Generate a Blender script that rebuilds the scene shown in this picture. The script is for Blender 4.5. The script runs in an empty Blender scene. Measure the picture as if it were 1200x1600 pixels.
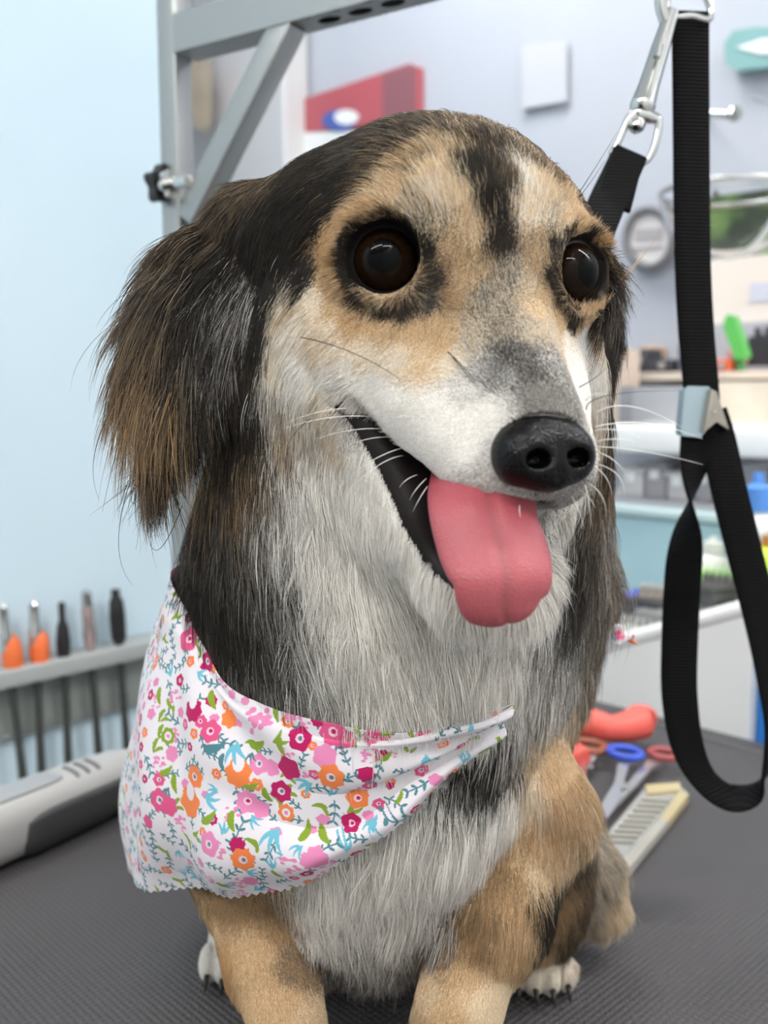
import bpy, bmesh, math, random
import numpy as np
from mathutils import Vector, Matrix
from mathutils.bvhtree import BVHTree

random.seed(7)
rng = np.random.default_rng(11)
SC = bpy.context.scene
COL = SC.collection
PI = math.pi

# ------------------------------------------------------------------ camera
TABLE_Z = 0.90
CAM = np.array([0.0, 0.0, 1.19])
PITCH = math.radians(7.0)
FPX = 1500.0
cd = bpy.data.cameras.new('camera')
cam = bpy.data.objects.new('camera', cd)
COL.objects.link(cam)
cam.location = CAM
cam.rotation_euler = (math.radians(90) - PITCH, 0, 0)
cd.sensor_fit = 'VERTICAL'
cd.sensor_height = 24.0
cd.lens = 24.0 * FPX / 1600.0
cd.clip_start = 0.02
cd.dof.use_dof = True
cd.dof.focus_distance = 0.325
cd.dof.aperture_fstop = cd.lens / 3.4
SC.camera = cam

# ------------------------------------------------------------------ world and exposure
w = bpy.data.worlds.new('world'); SC.world = w
w.use_nodes = True
wt = w.node_tree; wbg = wt.nodes['Background']; wbg.inputs[1].default_value = 0.80
wtc = wt.nodes.new('ShaderNodeTexCoord'); wsx = wt.nodes.new('ShaderNodeSeparateXYZ'); wcr = wt.nodes.new('ShaderNodeValToRGB'); wmr = wt.nodes.new('ShaderNodeMapRange')
wmr.inputs['From Min'].default_value = -1; wt.links.new(wtc.outputs['Generated'], wsx.inputs[0]); wt.links.new(wsx.outputs['Z'], wmr.inputs['Value'])
wt.links.new(wmr.outputs['Result'], wcr.inputs['Fac']); wt.links.new(wcr.outputs['Color'], wbg.inputs[0])
wcr.color_ramp.elements[0].position = .30; wcr.color_ramp.elements[0].color = (.30, .29, .28, 1)      # dim floor side
wcr.color_ramp.elements[1].position = .72; wcr.color_ramp.elements[1].color = (.98, 1.0, 1.03, 1)     # bright ceiling side
SC.view_settings.view_transform = 'Standard'
SC.view_settings.look = 'None'
SC.view_settings.gamma = 1.0
SC.view_settings.use_curve_mapping = False
SC.view_settings.exposure = 0.36
SC.cycles.use_denoising = True
SC.cycles.max_bounces = 7
SC.cycles.diffuse_bounces = 4
SC.cycles.transparent_max_bounces = 8

def area_light(name, loc, target, sx, sy, power, color=(1, 1, 1)):
    l = bpy.data.lights.new(name, 'AREA'); l.shape = 'RECTANGLE'
    l.size = sx; l.size_y = sy; l.energy = power; l.color = color
    o = bpy.data.objects.new(name, l); COL.objects.link(o)
    o.location = loc
    d = Vector(target) - Vector(loc)
    o.rotation_euler = d.to_track_quat('-Z', 'Y').to_euler()
    return o
# fluorescent battens on the salon ceiling (their housings are built further down at the same places)
BATTENS = [((-.95, -.55), 0), ((.35, -.75), 0), ((1.25, .35), 0), ((-.3, 1.35), 0)]
for (bx_, by_), _ in BATTENS:
    area_light('ceiling_tube_light', (bx_, by_, 2.44), (bx_ + .001, by_, 0), .10, 1.25, 17, (1.0, .985, .96))
area_light('right_area_light', (2.2, -1.9, 1.7), (0.0, 0.4, 1.1), 2.0, 1.7, 30, (0.95, 0.98, 1.0))  # large cool area light at the right behind the camera, no window built

# ------------------------------------------------------------------ helpers
cp, sp = math.cos(PITCH), math.sin(PITCH)
def ray(px, py):
    a = (px - 600.0) / FPX; b = (800.0 - py) / FPX
    return np.array([a, cp + b * sp, -sp + b * cp])
def P(px, py, Y):                      # point of the place seen at px,py at distance Y
    d = ray(px, py); return CAM + d * (Y / d[1])
def T(px, py, z=TABLE_Z):              # point of a level plane
    d = ray(px, py); return CAM + d * ((z - CAM[2]) / d[2])
def PL(px, py, p0, n):                 # point of any plane
    d = ray(px, py); p0 = np.array(p0); n = np.array(n)
    return CAM + d * (np.dot(p0 - CAM, n) / np.dot(d, n))
def to_px(p):
    v = np.asarray(p) - CAM
    f = v[..., 1] * cp - v[..., 2] * sp
    u = v[..., 1] * sp + v[..., 2] * cp
    return 600 + FPX * v[..., 0] / f, 800 - FPX * u / f

def tag(o, label=None, cat=None, group=None, kind=None):
    if label: o['label'] = label
    if cat: o['category'] = cat
    if group: o['group'] = group
    if kind: o['kind'] = kind
    return o
def empty(name, loc, label, cat, group=None):
    o = bpy.data.objects.new(name, None); COL.objects.link(o)
    o.location = loc; o.empty_display_size = 0.02
    bpy.context.view_layer.update()
    return tag(o, label, cat, group)
def link(name, me, mat=None, parent=None, smooth=True):
    o = bpy.data.objects.new(name, me); COL.objects.link(o)
    if mat is not None: me.materials.append(mat)
    if smooth:
        me.polygons.foreach_set('use_smooth', [True] * len(me.polygons))
    if parent is not None:
        o.parent = parent
        o.matrix_parent_inverse = parent.matrix_world.inverted()
    return o
def mesh_obj(name, verts, faces, mat, parent=None, smooth=True):
    me = bpy.data.meshes.new(name)
    me.from_pydata([tuple(map(float, v)) for v in verts], [], [tuple(map(int, f)) for f in faces])
    me.update()
    return link(name, me, mat, parent, smooth)

class NT:
    def __init__(s, name, rough=0.5, color=(0.8, 0.8, 0.8), metal=0.0, spec=0.5, coat=0.0, trans=0.0, sss=0.0):
        s.m = bpy.data.materials.new(name); s.m.use_nodes = True
        s.t = s.m.node_tree; s.b = s.t.nodes['Principled BSDF']
        s.b.inputs['Base Color'].default_value = (*color, 1)
        s.b.inputs['Roughness'].default_value = rough
        s.b.inputs['Metallic'].default_value = metal
        s.b.inputs['Specular IOR Level'].default_value = spec
        s.b.inputs['Coat Weight'].default_value = coat
        s.b.inputs['Transmission Weight'].default_value = trans
        if sss:
            s.b.inputs['Subsurface Weight'].default_value = sss
            s.b.inputs['Subsurface Scale'].default_value = 0.004
            s.b.inputs['Subsurface Radius'].default_value = (1, .4, .3)
    def n(s, typ, **kw):
        nd = s.t.nodes.new(typ)
        for k, v in kw.items(): setattr(nd, k, v)
        return nd
    def l(s, a, b): s.t.links.new(a, b); return s
    def noise_color(s, c1, c2, scale=20, detail=4, lo=.35, hi=.65, coord='Object'):
        tc = s.n('ShaderNodeTexCoord'); nz = s.n('ShaderNodeTexNoise'); cr = s.n('ShaderNodeValToRGB')
        nz.inputs['Scale'].default_value = scale; nz.inputs['Detail'].default_value = detail
        cr.color_ramp.elements[0].position = lo; cr.color_ramp.elements[0].color = (*c1, 1)
        cr.color_ramp.elements[1].position = hi; cr.color_ramp.elements[1].color = (*c2, 1)
        s.l(tc.outputs[coord], nz.inputs['Vector']); s.l(nz.outputs['Fac'], cr.inputs['Fac'])
        s.l(cr.outputs['Color'], s.b.inputs['Base Color']); return s
    def bump(s, scale=200, strength=.2, dist=.001, kind='noise'):
        tc = s.n('ShaderNodeTexCoord'); bp = s.n('ShaderNodeBump')
        tx = s.n('ShaderNodeTexNoise' if kind == 'noise' else 'ShaderNodeTexVoronoi')
        tx.inputs['Scale'].default_value = scale
        s.l(tc.outputs['Object'], tx.inputs['Vector'])
        s.l(tx.outputs['Fac' if kind == 'noise' else 'Distance'], bp.inputs['Height'])
        bp.inputs['Strength'].default_value = strength; bp.inputs['Distance'].default_value = dist
        s.l(bp.outputs['Normal'], s.b.inputs['Normal']); return s
def M(name, *a, **k): return NT(name, *a, **k).m

def catmull(pts, n):
    """n points evenly in parameter through the control points"""
    pts = np.asarray(pts, float); k = len(pts)
    e = np.vstack([2 * pts[0] - pts[1], pts, 2 * pts[-1] - pts[-2]])
    t = np.linspace(0, k - 1 - 1e-9, n); i = t.astype(int); f = (t - i)[:, None]
    p0, p1, p2, p3 = e[i], e[i + 1], e[i + 2], e[i + 3]
    return 0.5 * (2 * p1 + (p2 - p0) * f + (2 * p0 - 5 * p1 + 4 * p2 - p3) * f**2 + (3 * p1 - p0 - 3 * p2 + p3) * f**3)

def grid_faces(nu, nv, wrap=False, off=0):
    F = []
    for i in range(nu - 1):
        for j in range(nv if wrap else nv - 1):
            j2 = (j + 1) % nv
            F.append((off + i * nv + j, off + i * nv + j2, off + (i + 1) * nv + j2, off + (i + 1) * nv + j))
    return F

def tube(pts, r, seg=10, caps=True):
    pts = np.asarray(pts, float); n = len(pts)
    r = np.full(n, r) if np.isscalar(r) else np.asarray(r, float)
    tg = np.gradient(pts, axis=0); tg /= np.linalg.norm(tg, axis=1)[:, None] + 1e-12
    up = np.array([0, 0, 1.0]) if abs(tg[0][2]) < .9 else np.array([1.0, 0, 0])
    V = []; a = np.cross(tg[0], up); a /= np.linalg.norm(a)
    for k in range(n):
        a = a - tg[k] * np.dot(a, tg[k]); a /= np.linalg.norm(a) + 1e-12
        b = np.cross(tg[k], a)
        for j in range(seg):
            th = 2 * PI * j / seg
            V.append(pts[k] + r[k] * (math.cos(th) * a + math.sin(th) * b))
    F = grid_faces(n, seg, True)
    if caps:
        F.append(tuple(range(seg))[::-1]); F.append(tuple((n - 1) * seg + j for j in range(seg)))
    return V, F
def merge(*parts):
    V = []; F = []
    for v, f in parts:
        o = len(V); V += list(v); F += [tuple(i + o for i in q) for q in f]
    return V, F
def box(c, e1, e2, e3, bev=0.0):
    """box about c with half-edge vectors"""
    c, e1, e2, e3 = map(lambda q: np.array(q, float), (c, e1, e2, e3))
    if bev <= 0:
        V = [c + i * e1 + j * e2 + k * e3 for i in (-1, 1) for j in (-1, 1) for k in (-1, 1)]
        return V, [(0, 1, 3, 2), (4, 6, 7, 5), (0, 4, 5, 1), (2, 3, 7, 6), (0, 2, 6, 4), (1, 5, 7, 3)]
    bm = bmesh.new(); bmesh.ops.create_cube(bm, size=2)
    L = [np.linalg.norm(q) for q in (e1, e2, e3)]
    for v in bm.verts: v.co = Vector((v.co.x * L[0], v.co.y * L[1], v.co.z * L[2]))
    bmesh.ops.bevel(bm, geom=bm.edges[:], offset=min(bev, .49 * 2 * min(L)), segments=3, affect='EDGES', profile=.5)
    u = [q / l for q, l in zip((e1, e2, e3), L)]
    bm.verts.index_update()
    V = [c + v.co.x * u[0] + v.co.y * u[1] + v.co.z * u[2] for v in bm.verts]
    F = [tuple(v.index for v in f.verts) for f in bm.faces]; bm.free()
    return V, F
def lathe(prof, base, axis=(0, 0, 1), seg=24):
    """prof: list of (radius, height) from the base along the axis"""
    axis = np.array(axis, float); axis /= np.linalg.norm(axis)
    a = np.cross(axis, (1, 0, 0) if abs(axis[0]) < .9 else (0, 1, 0)); a /= np.linalg.norm(a); b = np.cross(axis, a)
    V = []
    for r, h in prof:
        for j in range(seg):
            th = 2 * PI * j / seg
            V.append(np.array(base) + axis * h + max(r, 1e-5) * (math.cos(th) * a + math.sin(th) * b))
    F = grid_faces(len(prof), seg, True)
    F.append(tuple(range(seg))[::-1]); F.append(tuple((len(prof) - 1) * seg + j for j in range(seg)))
    return V, F
def ribbon(pts, widthdir, w, th, closed=False):
    """flat strap of width w and thickness th along pts; widthdir: one vector or one per point"""
    pts = np.asarray(pts, float); n = len(pts)
    W = np.asarray(widthdir, float)
    if W.ndim == 1: W = np.tile(W, (n, 1))
    tg = np.gradient(pts, axis=0); tg /= np.linalg.norm(tg, axis=1)[:, None] + 1e-12
    V = []
    for k in range(n):
        b = W[k] - tg[k] * np.dot(W[k], tg[k]); b /= np.linalg.norm(b) + 1e-12
        c = np.cross(tg[k], b)
        prof = [(-.5, -.3), (-.47, -.5), (-.2, -.5), (.2, -.5), (.47, -.5), (.5, -.3), (.5, .3), (.47, .5), (.2, .5), (-.2, .5), (-.47, .5), (-.5, .3)]
        for x, y in prof: V.append(pts[k] + b * x * w + c * y * th)
    F = grid_faces(n, 12, True)
    F.append(tuple(range(12))[::-1]); F.append(tuple((n - 1) * 12 + j for j in range(12)))
    return V, F
# ------------------------------------------------------------------ solid modelling of soft bodies (distance fields -> one skin)
class Field:
    def __init__(s, lo, hi, h):
        s.h = h; s.lo = np.array(lo, float)
        s.n = np.ceil((np.array(hi) - s.lo) / h).astype(int) + 1
        s.ax = [s.lo[i] + h * np.arange(s.n[i]) for i in range(3)]
        s.f = np.full(s.n, 0.2, np.float32)
    def sub(s, lo, hi, m):
        i0 = np.clip(np.floor((np.array(lo) - m - s.lo) / s.h).astype(int), 0, s.n)
        i1 = np.clip(np.ceil((np.array(hi) + m - s.lo) / s.h).astype(int) + 1, 0, s.n)
        sl = tuple(slice(a, b) for a, b in zip(i0, i1))
        g = np.meshgrid(*[s.ax[i][sl[i]] for i in range(3)], indexing='ij', sparse=False)
        return sl, np.stack(g, -1)
    def blend(s, sl, d, k):
        a = s.f[sl]
        if k > 0:
            h = np.maximum(k - np.abs(a - d), 0) / k
            s.f[sl] = np.minimum(a, d) - h * h * k / 4
        else: s.f[sl] = np.minimum(a, d)
    def cut(s, sl, d, k):
        a = s.f[sl]; d = -d
        h = np.maximum(k - np.abs(a - d), 0) / k if k > 0 else 0
        s.f[sl] = np.maximum(a, d) + h * h * k / 4
    def ell(s, c, r, B=None, k=.008, cut=False):
        c = np.array(c); r = np.array(r); R = r.max()
        sl, p = s.sub(c - R, c + R, .02 + k); q = p - c
        if B is not None: q = q @ np.array(B).T
        k0 = np.linalg.norm(q / r, axis=-1); k1 = np.linalg.norm(q / (r * r), axis=-1) + 1e-9
        d = k0 * (k0 - 1) / k1
        (s.cut if cut else s.blend)(sl, d, k)
    def cone(s, a, b, ra, rb, k=.008, flat=None, fl=1.0, cut=False):
        a = np.array(a, float); b = np.array(b, float); R = max(ra, rb)
        sl, p = s.sub(np.minimum(a, b) - R, np.maximum(a, b) + R, .02 + k)
        q = p - a; ab = b - a
        if flat is not None:
            nf = np.array(flat, float); nf /= np.linalg.norm(nf); nf = nf - ab * np.dot(nf, ab) / np.dot(ab, ab); nf /= np.linalg.norm(nf)
            q = q + (1 / fl - 1) * (q @ nf)[..., None] * nf
        t = np.clip((q @ ab) / np.dot(ab, ab), 0, 1)
        d = np.linalg.norm(q - t[..., None] * ab, axis=-1) - (ra + (rb - ra) * t)
        if flat is not None: d = d * (fl ** .5)
        (s.cut if cut else s.blend)(sl, d, k)
    def sample(s, p):
        q = (np.asarray(p) - s.lo) / s.h; q = np.clip(q, 0, s.n - 1.001); i = q.astype(int); t = q - i
        r = 0
        for dx in (0, 1):
            for dy in (0, 1):
                for dz in (0, 1):
                    w = (t[..., 0] if dx else 1 - t[..., 0]) * (t[..., 1] if dy else 1 - t[..., 1]) * (t[..., 2] if dz else 1 - t[..., 2])
                    r = r + w * s.f[i[..., 0] + dx, i[..., 1] + dy, i[..., 2] + dz]
        return r
    def grad(s, p):
        e = s.h; g = np.stack([s.sample(p + np.eye(3)[i] * e) - s.sample(p - np.eye(3)[i] * e) for i in range(3)], -1)
        return g / (np.linalg.norm(g, axis=-1, keepdims=True) + 1e-9)
    def skin(s):
        f = s.f; ins = f < 0; nx, ny, nz = f.shape
        cs = [ins[i:nx - 1 + i, j:ny - 1 + j, k:nz - 1 + k] for i in (0, 1) for j in (0, 1) for k in (0, 1)]
        al = np.logical_and.reduce(cs); an = np.logical_or.reduce(cs); act = an & ~al
        idx = np.argwhere(act); vid = -np.ones(act.shape, np.int64); vid[act] = np.arange(len(idx))
        acc = np.zeros((len(idx), 3)); cnt = np.zeros(len(idx))
        C = [(i, j, k) for i in (0, 1) for j in (0, 1) for k in (0, 1)]
        for a in C:
            for b in C:
                if sum(b) == sum(a) + 1 and all(y >= x for x, y in zip(a, b)):
                    fa = f[idx[:, 0] + a[0], idx[:, 1] + a[1], idx[:, 2] + a[2]]
                    fb = f[idx[:, 0] + b[0], idx[:, 1] + b[1], idx[:, 2] + b[2]]
                    m = (fa < 0) != (fb < 0)
                    t = np.where(m, fa / np.where(m, fa - fb, 1), 0)[:, None]
                    pt = np.array(a) + t * (np.array(b) - np.array(a))
                    acc += pt * m[:, None]; cnt += m
        V = s.lo + s.h * (idx + acc / cnt[:, None])
        F = []
        for ax in range(3):
            o1, o2 = [(1, 2), (2, 0), (0, 1)][ax]
            sa = [slice(None)] * 3; sb = [slice(None)] * 3
            sa[ax] = slice(0, -1); sb[ax] = slice(1, None)
            A = ins[tuple(sa)]; Bq = ins[tuple(sb)]
            e = np.argwhere(A != Bq)
            e = e[(e[:, o1] > 0) & (e[:, o2] > 0) & (e[:, o1] < f.shape[o1] - 1) & (e[:, o2] < f.shape[o2] - 1)]
            flip = A[e[:, 0], e[:, 1], e[:, 2]]
            d1 = np.zeros(3, int); d1[o1] = 1; d2 = np.zeros(3, int); d2[o2] = 1
            q = [vid[tuple((e - x).T)] for x in (d1 + d2, d2, 0 * d1, d1)]
            q = np.stack(q, 1); q[~flip] = q[~flip][:, ::-1]
            F.append(q)
        return V, np.vstack(F)

# ------------------------------------------------------------------ dog: the body
HEAD = P(755, 420, 0.300)                # midway between the eyes
YAW = math.radians(22)
hS = np.array([math.cos(YAW), math.sin(YAW), 0]); hF = np.array([math.sin(YAW), -math.cos(YAW), 0]); hU = np.array([0, 0, 1.0])
HB = np.array([hS, hF, hU])              # rows: head axes
def h(s, f, u): return HEAD + .001 * (s * hS + f * hF + u * hU)
def rotB(B, axis, deg):
    R = np.array(Matrix.Rotation(math.radians(deg), 3, Vector(axis)))
    return B @ R.T

fd = Field((-.17, .19, TABLE_Z - .012), (.17, .70, 1.34), .0024)
mm = .001
# trunk, rump, neck
fd.ell(P(545, 1190, .415), (.076, .080, .090), k=.02)
fd.ell((-.002, .52, .985), (.080, .105, .083), k=.04)
fd.ell((0.0, .47, 1.02), (.072, .10, .085), k=.04)
fd.cone(h(0, -54, -12), P(575, 1080, .415), .051, .072, k=.03)
fd.cone(h(0, -30, -58), P(600, 1130, .375), .030, .052, k=.03)     # throat to breast
fd.cone(h(-14, -58, -40), P(500, 1020, .415), .042, .058, k=.03)
fd.cone(h(22, -64, -34), P(700, 1000, .44), .047, .062, k=.03)
fd.cone(h(34, -62, -40), P(778, 835, .43), .035, .031, k=.03)
# haunches
fd.ell((-.058, .475, .955), (.036, .062, .055), k=.015)
fd.ell((.070, .475, .952), (.034, .062, .052), k=.015)
# forelegs
def leg(pts, rs, k=.012):
    for a, b, ra, rb in zip(pts, pts[1:], rs, rs[1:]): fd.cone(a, b, ra, rb, k=k)
LF = [P(400, 1330, .385), P(425, 1500, .358), P(450, 1600, .340), P(455, 1745, .335)]
RF = [P(808, 1268, .385), P(766, 1420, .362), P(715, 1580, .345), P(698, 1745, .338)]
leg(LF, [.029, .0160, .0110, .0105]); leg(RF, [.031, .0205, .0135, .0105])
for q in (LF[-1], RF[-1]):
    c = q.copy(); c[2] = TABLE_Z + .0105; c[1] -= .012
    fd.ell(c, (.017, .022, .0115), k=.006)
    for t in (-1.5, -.5, .5, 1.5): fd.ell(c + (.0085 * t, -.016 + .003 * abs(t), -.002), (.0048, .009, .0075), k=.002)
# hind feet
HP = {'r': P(838, 1530, .447), 'l': P(372, 1515, .455)}
for kx, c in HP.items():
    c[2] = TABLE_Z + .0125
    fd.ell(c + (0, .012, 0), (.0155, .030, .0115), k=.008)
    for t in (-1.5, -.5, .5, 1.5): fd.ell(c + (.0080 * t, -.014 + .003 * abs(t), -.002), (.0048, .010, .0082), k=.002)
    fd.cone(c + (0, .03, .004), ((.07 if kx == 'r' else -.07), .49, .94), .011, .025, k=.015)
# tail
TL = [np.array(q) for q in ((.045, .60, .945), (.085, .55, .958), (.092, .495, .962), (.100, .468, .945), (.110, .462, .932))]
leg(TL, [.018, .018, .018, .016, .011])
# head
fd.ell(h(0, -38, 4), (.052, .052, .048), HB, k=.01)
fd.ell(h(0, -52, -20), (.050, .042, .040), HB, k=.02)
fd.ell(h(0, -9, 10), (.028, .025, .025), HB, k=.012)
for sd in (-1, 1):
    fd.ell(h(sd * 22, -8, 14), (.016, .014, .012), HB, k=.01)
    fd.ell(h(sd * 33, -28, -27), (.019, .027, .026), HB, k=.014)
    fd.cone(h(sd * 15, -5, -22), h(sd * 16.5, 2, -40), .0165, .0155, k=.012)
    fd.cone(h(sd * 16, 3, -41), h(sd * 9.5, 24, -57.5), .0155, .0135, k=.008)
fd.cone(h(0, -2, -12), h(0, 28, -42), .019, .0125, k=.012)
fd.cone(h(0, 20, -46), h(-1, 33, -53), .014, .0115, k=.008)
for sd in (-1, 1):
    fd.cone(h(sd * 17, -20, -62), h(-14 if sd < 0 else 3, 13, -93), .021, .0115, k=.012)   # lower jaw
    fd.cone(h(sd * 24, -22, -46), h(sd * 17, 0, -72), .017, .013, k=.010)
fd.cone(h(0, -28, -66), h(0, 18, -92), .020, .010, k=.012)
# mouth opening
sl, p = fd.sub(h(0, 20, -66) - .06, h(0, 20, -66) + .06, .01)
q = (p - HEAD); s_ = q @ hS; f_ = q @ hF; u_ = q @ hU
def below(f_, u_, f0, u0, sl_):       # distance above the line u = u0 - sl_ (f - f0)
    return (u_ - u0 + sl_ * (f_ - f0)) / math.sqrt(1 + sl_ * sl_)
def lower_lip(f_, u_): return np.maximum(-below(f_, u_, -.010, -.035, 1.95), -below(f_, u_, .015, -.0835, .75))
def wedge(f_, u_, s_):
    d1 = np.minimum(np.minimum(below(f_, u_, -.010, -.035, 1.20), below(f_, u_, .005, -.0535, .76)), below(f_, u_, .022, -.0665, .15))
    return np.maximum(np.maximum(d1, lower_lip(f_, u_)), np.maximum(-s_ - .050, s_ - .009))
fd.cut(sl, wedge(f_, u_, s_), .003)
# eye sockets
EYE = [P(604, 411, .2955), P(883, 430, .3060)]
EYER = .0108
EN = []
for e, az, el in ((EYE[0], -5, 5), (EYE[1], 36, 3)):
    az = math.radians(az); el = math.radians(el)
    EN.append(np.array([math.sin(az) * math.cos(el), -math.cos(az) * math.cos(el), math.sin(el)]))
for e, n in zip(EYE, EN):
    fd.ell(e + n * .001, (.0150,) * 3, k=.008)                        # lids mass
for e, n in zip(EYE, EN):
    fd.ell(e + n * .010, (.0118,) * 3, k=.003, cut=True)
# ears
fd.cone(h(-34, -46, 18), P(400, 350, .352), .020, .012, k=.012)
def ear(pts, rs, n, fl):
    for a, b, ra, rb in zip(pts, pts[1:], rs, rs[1:]): fd.cone(a, b, ra, rb, k=.006, flat=n, fl=fl)
ear([P(402, 348, .352), P(335, 430, .344), P(300, 540, .338), P(258, 700, .338)], [.014, .020, .021, .007], (-.45, -.88, .1), .22)
ear([h(46, -50, 22), h(60, -50, 10), h(68, -46, -10), h(66, -46, -32)], [.013, .015, .014, .006], (.75, -.6, .1), .22)
V, F = fd.skin()
del p, q, s_, f_, u_
body_me = bpy.data.meshes.new('body')
body_me.vertices.add(len(V)); body_me.vertices.foreach_set('co', V.astype(np.float32).ravel())
body_me.loops.add(F.size); body_me.polygons.add(len(F))
body_me.loops.foreach_set('vertex_index', F.ravel().astype(np.int32))
body_me.polygons.foreach_set('loop_start', (np.arange(len(F)) * 4).astype(np.int32))
body_me.update(calc_edges=True); body_me.validate()
BVH = BVHTree.FromPolygons([Vector(v) for v in V], [tuple(map(int, f)) for f in F])
def hit(px, py, y0=0.0):
    d = ray(px, py); d = d / np.linalg.norm(d); o = CAM + d * y0
    r = BVH.ray_cast(Vector(o), Vector(d))
    if r[0] is not None: return np.array(r[0])
    ts = np.linspace(max(.2, y0), .6, 400); pts = CAM + d * ts[:, None]
    f = fd.sample(pts); q = pts[np.argmin(f)]
    return np.array(BVH.find_nearest(Vector(q))[0])
# ------------------------------------------------------------------ coat: colours, lay and length of the hair at places on the body
CC = {'K': (.008, .0072, .007), 'B': (.045, .034, .026), 'G': (.13, .118, .106), 'S': (.48, .46, .43), 'T': (.54, .335, .16),
      'L': (.76, .58, .37), 'C': (.84, .72, .54), 'W': (.95, .915, .86), 'N': (.27, .19, .115)}
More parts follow.
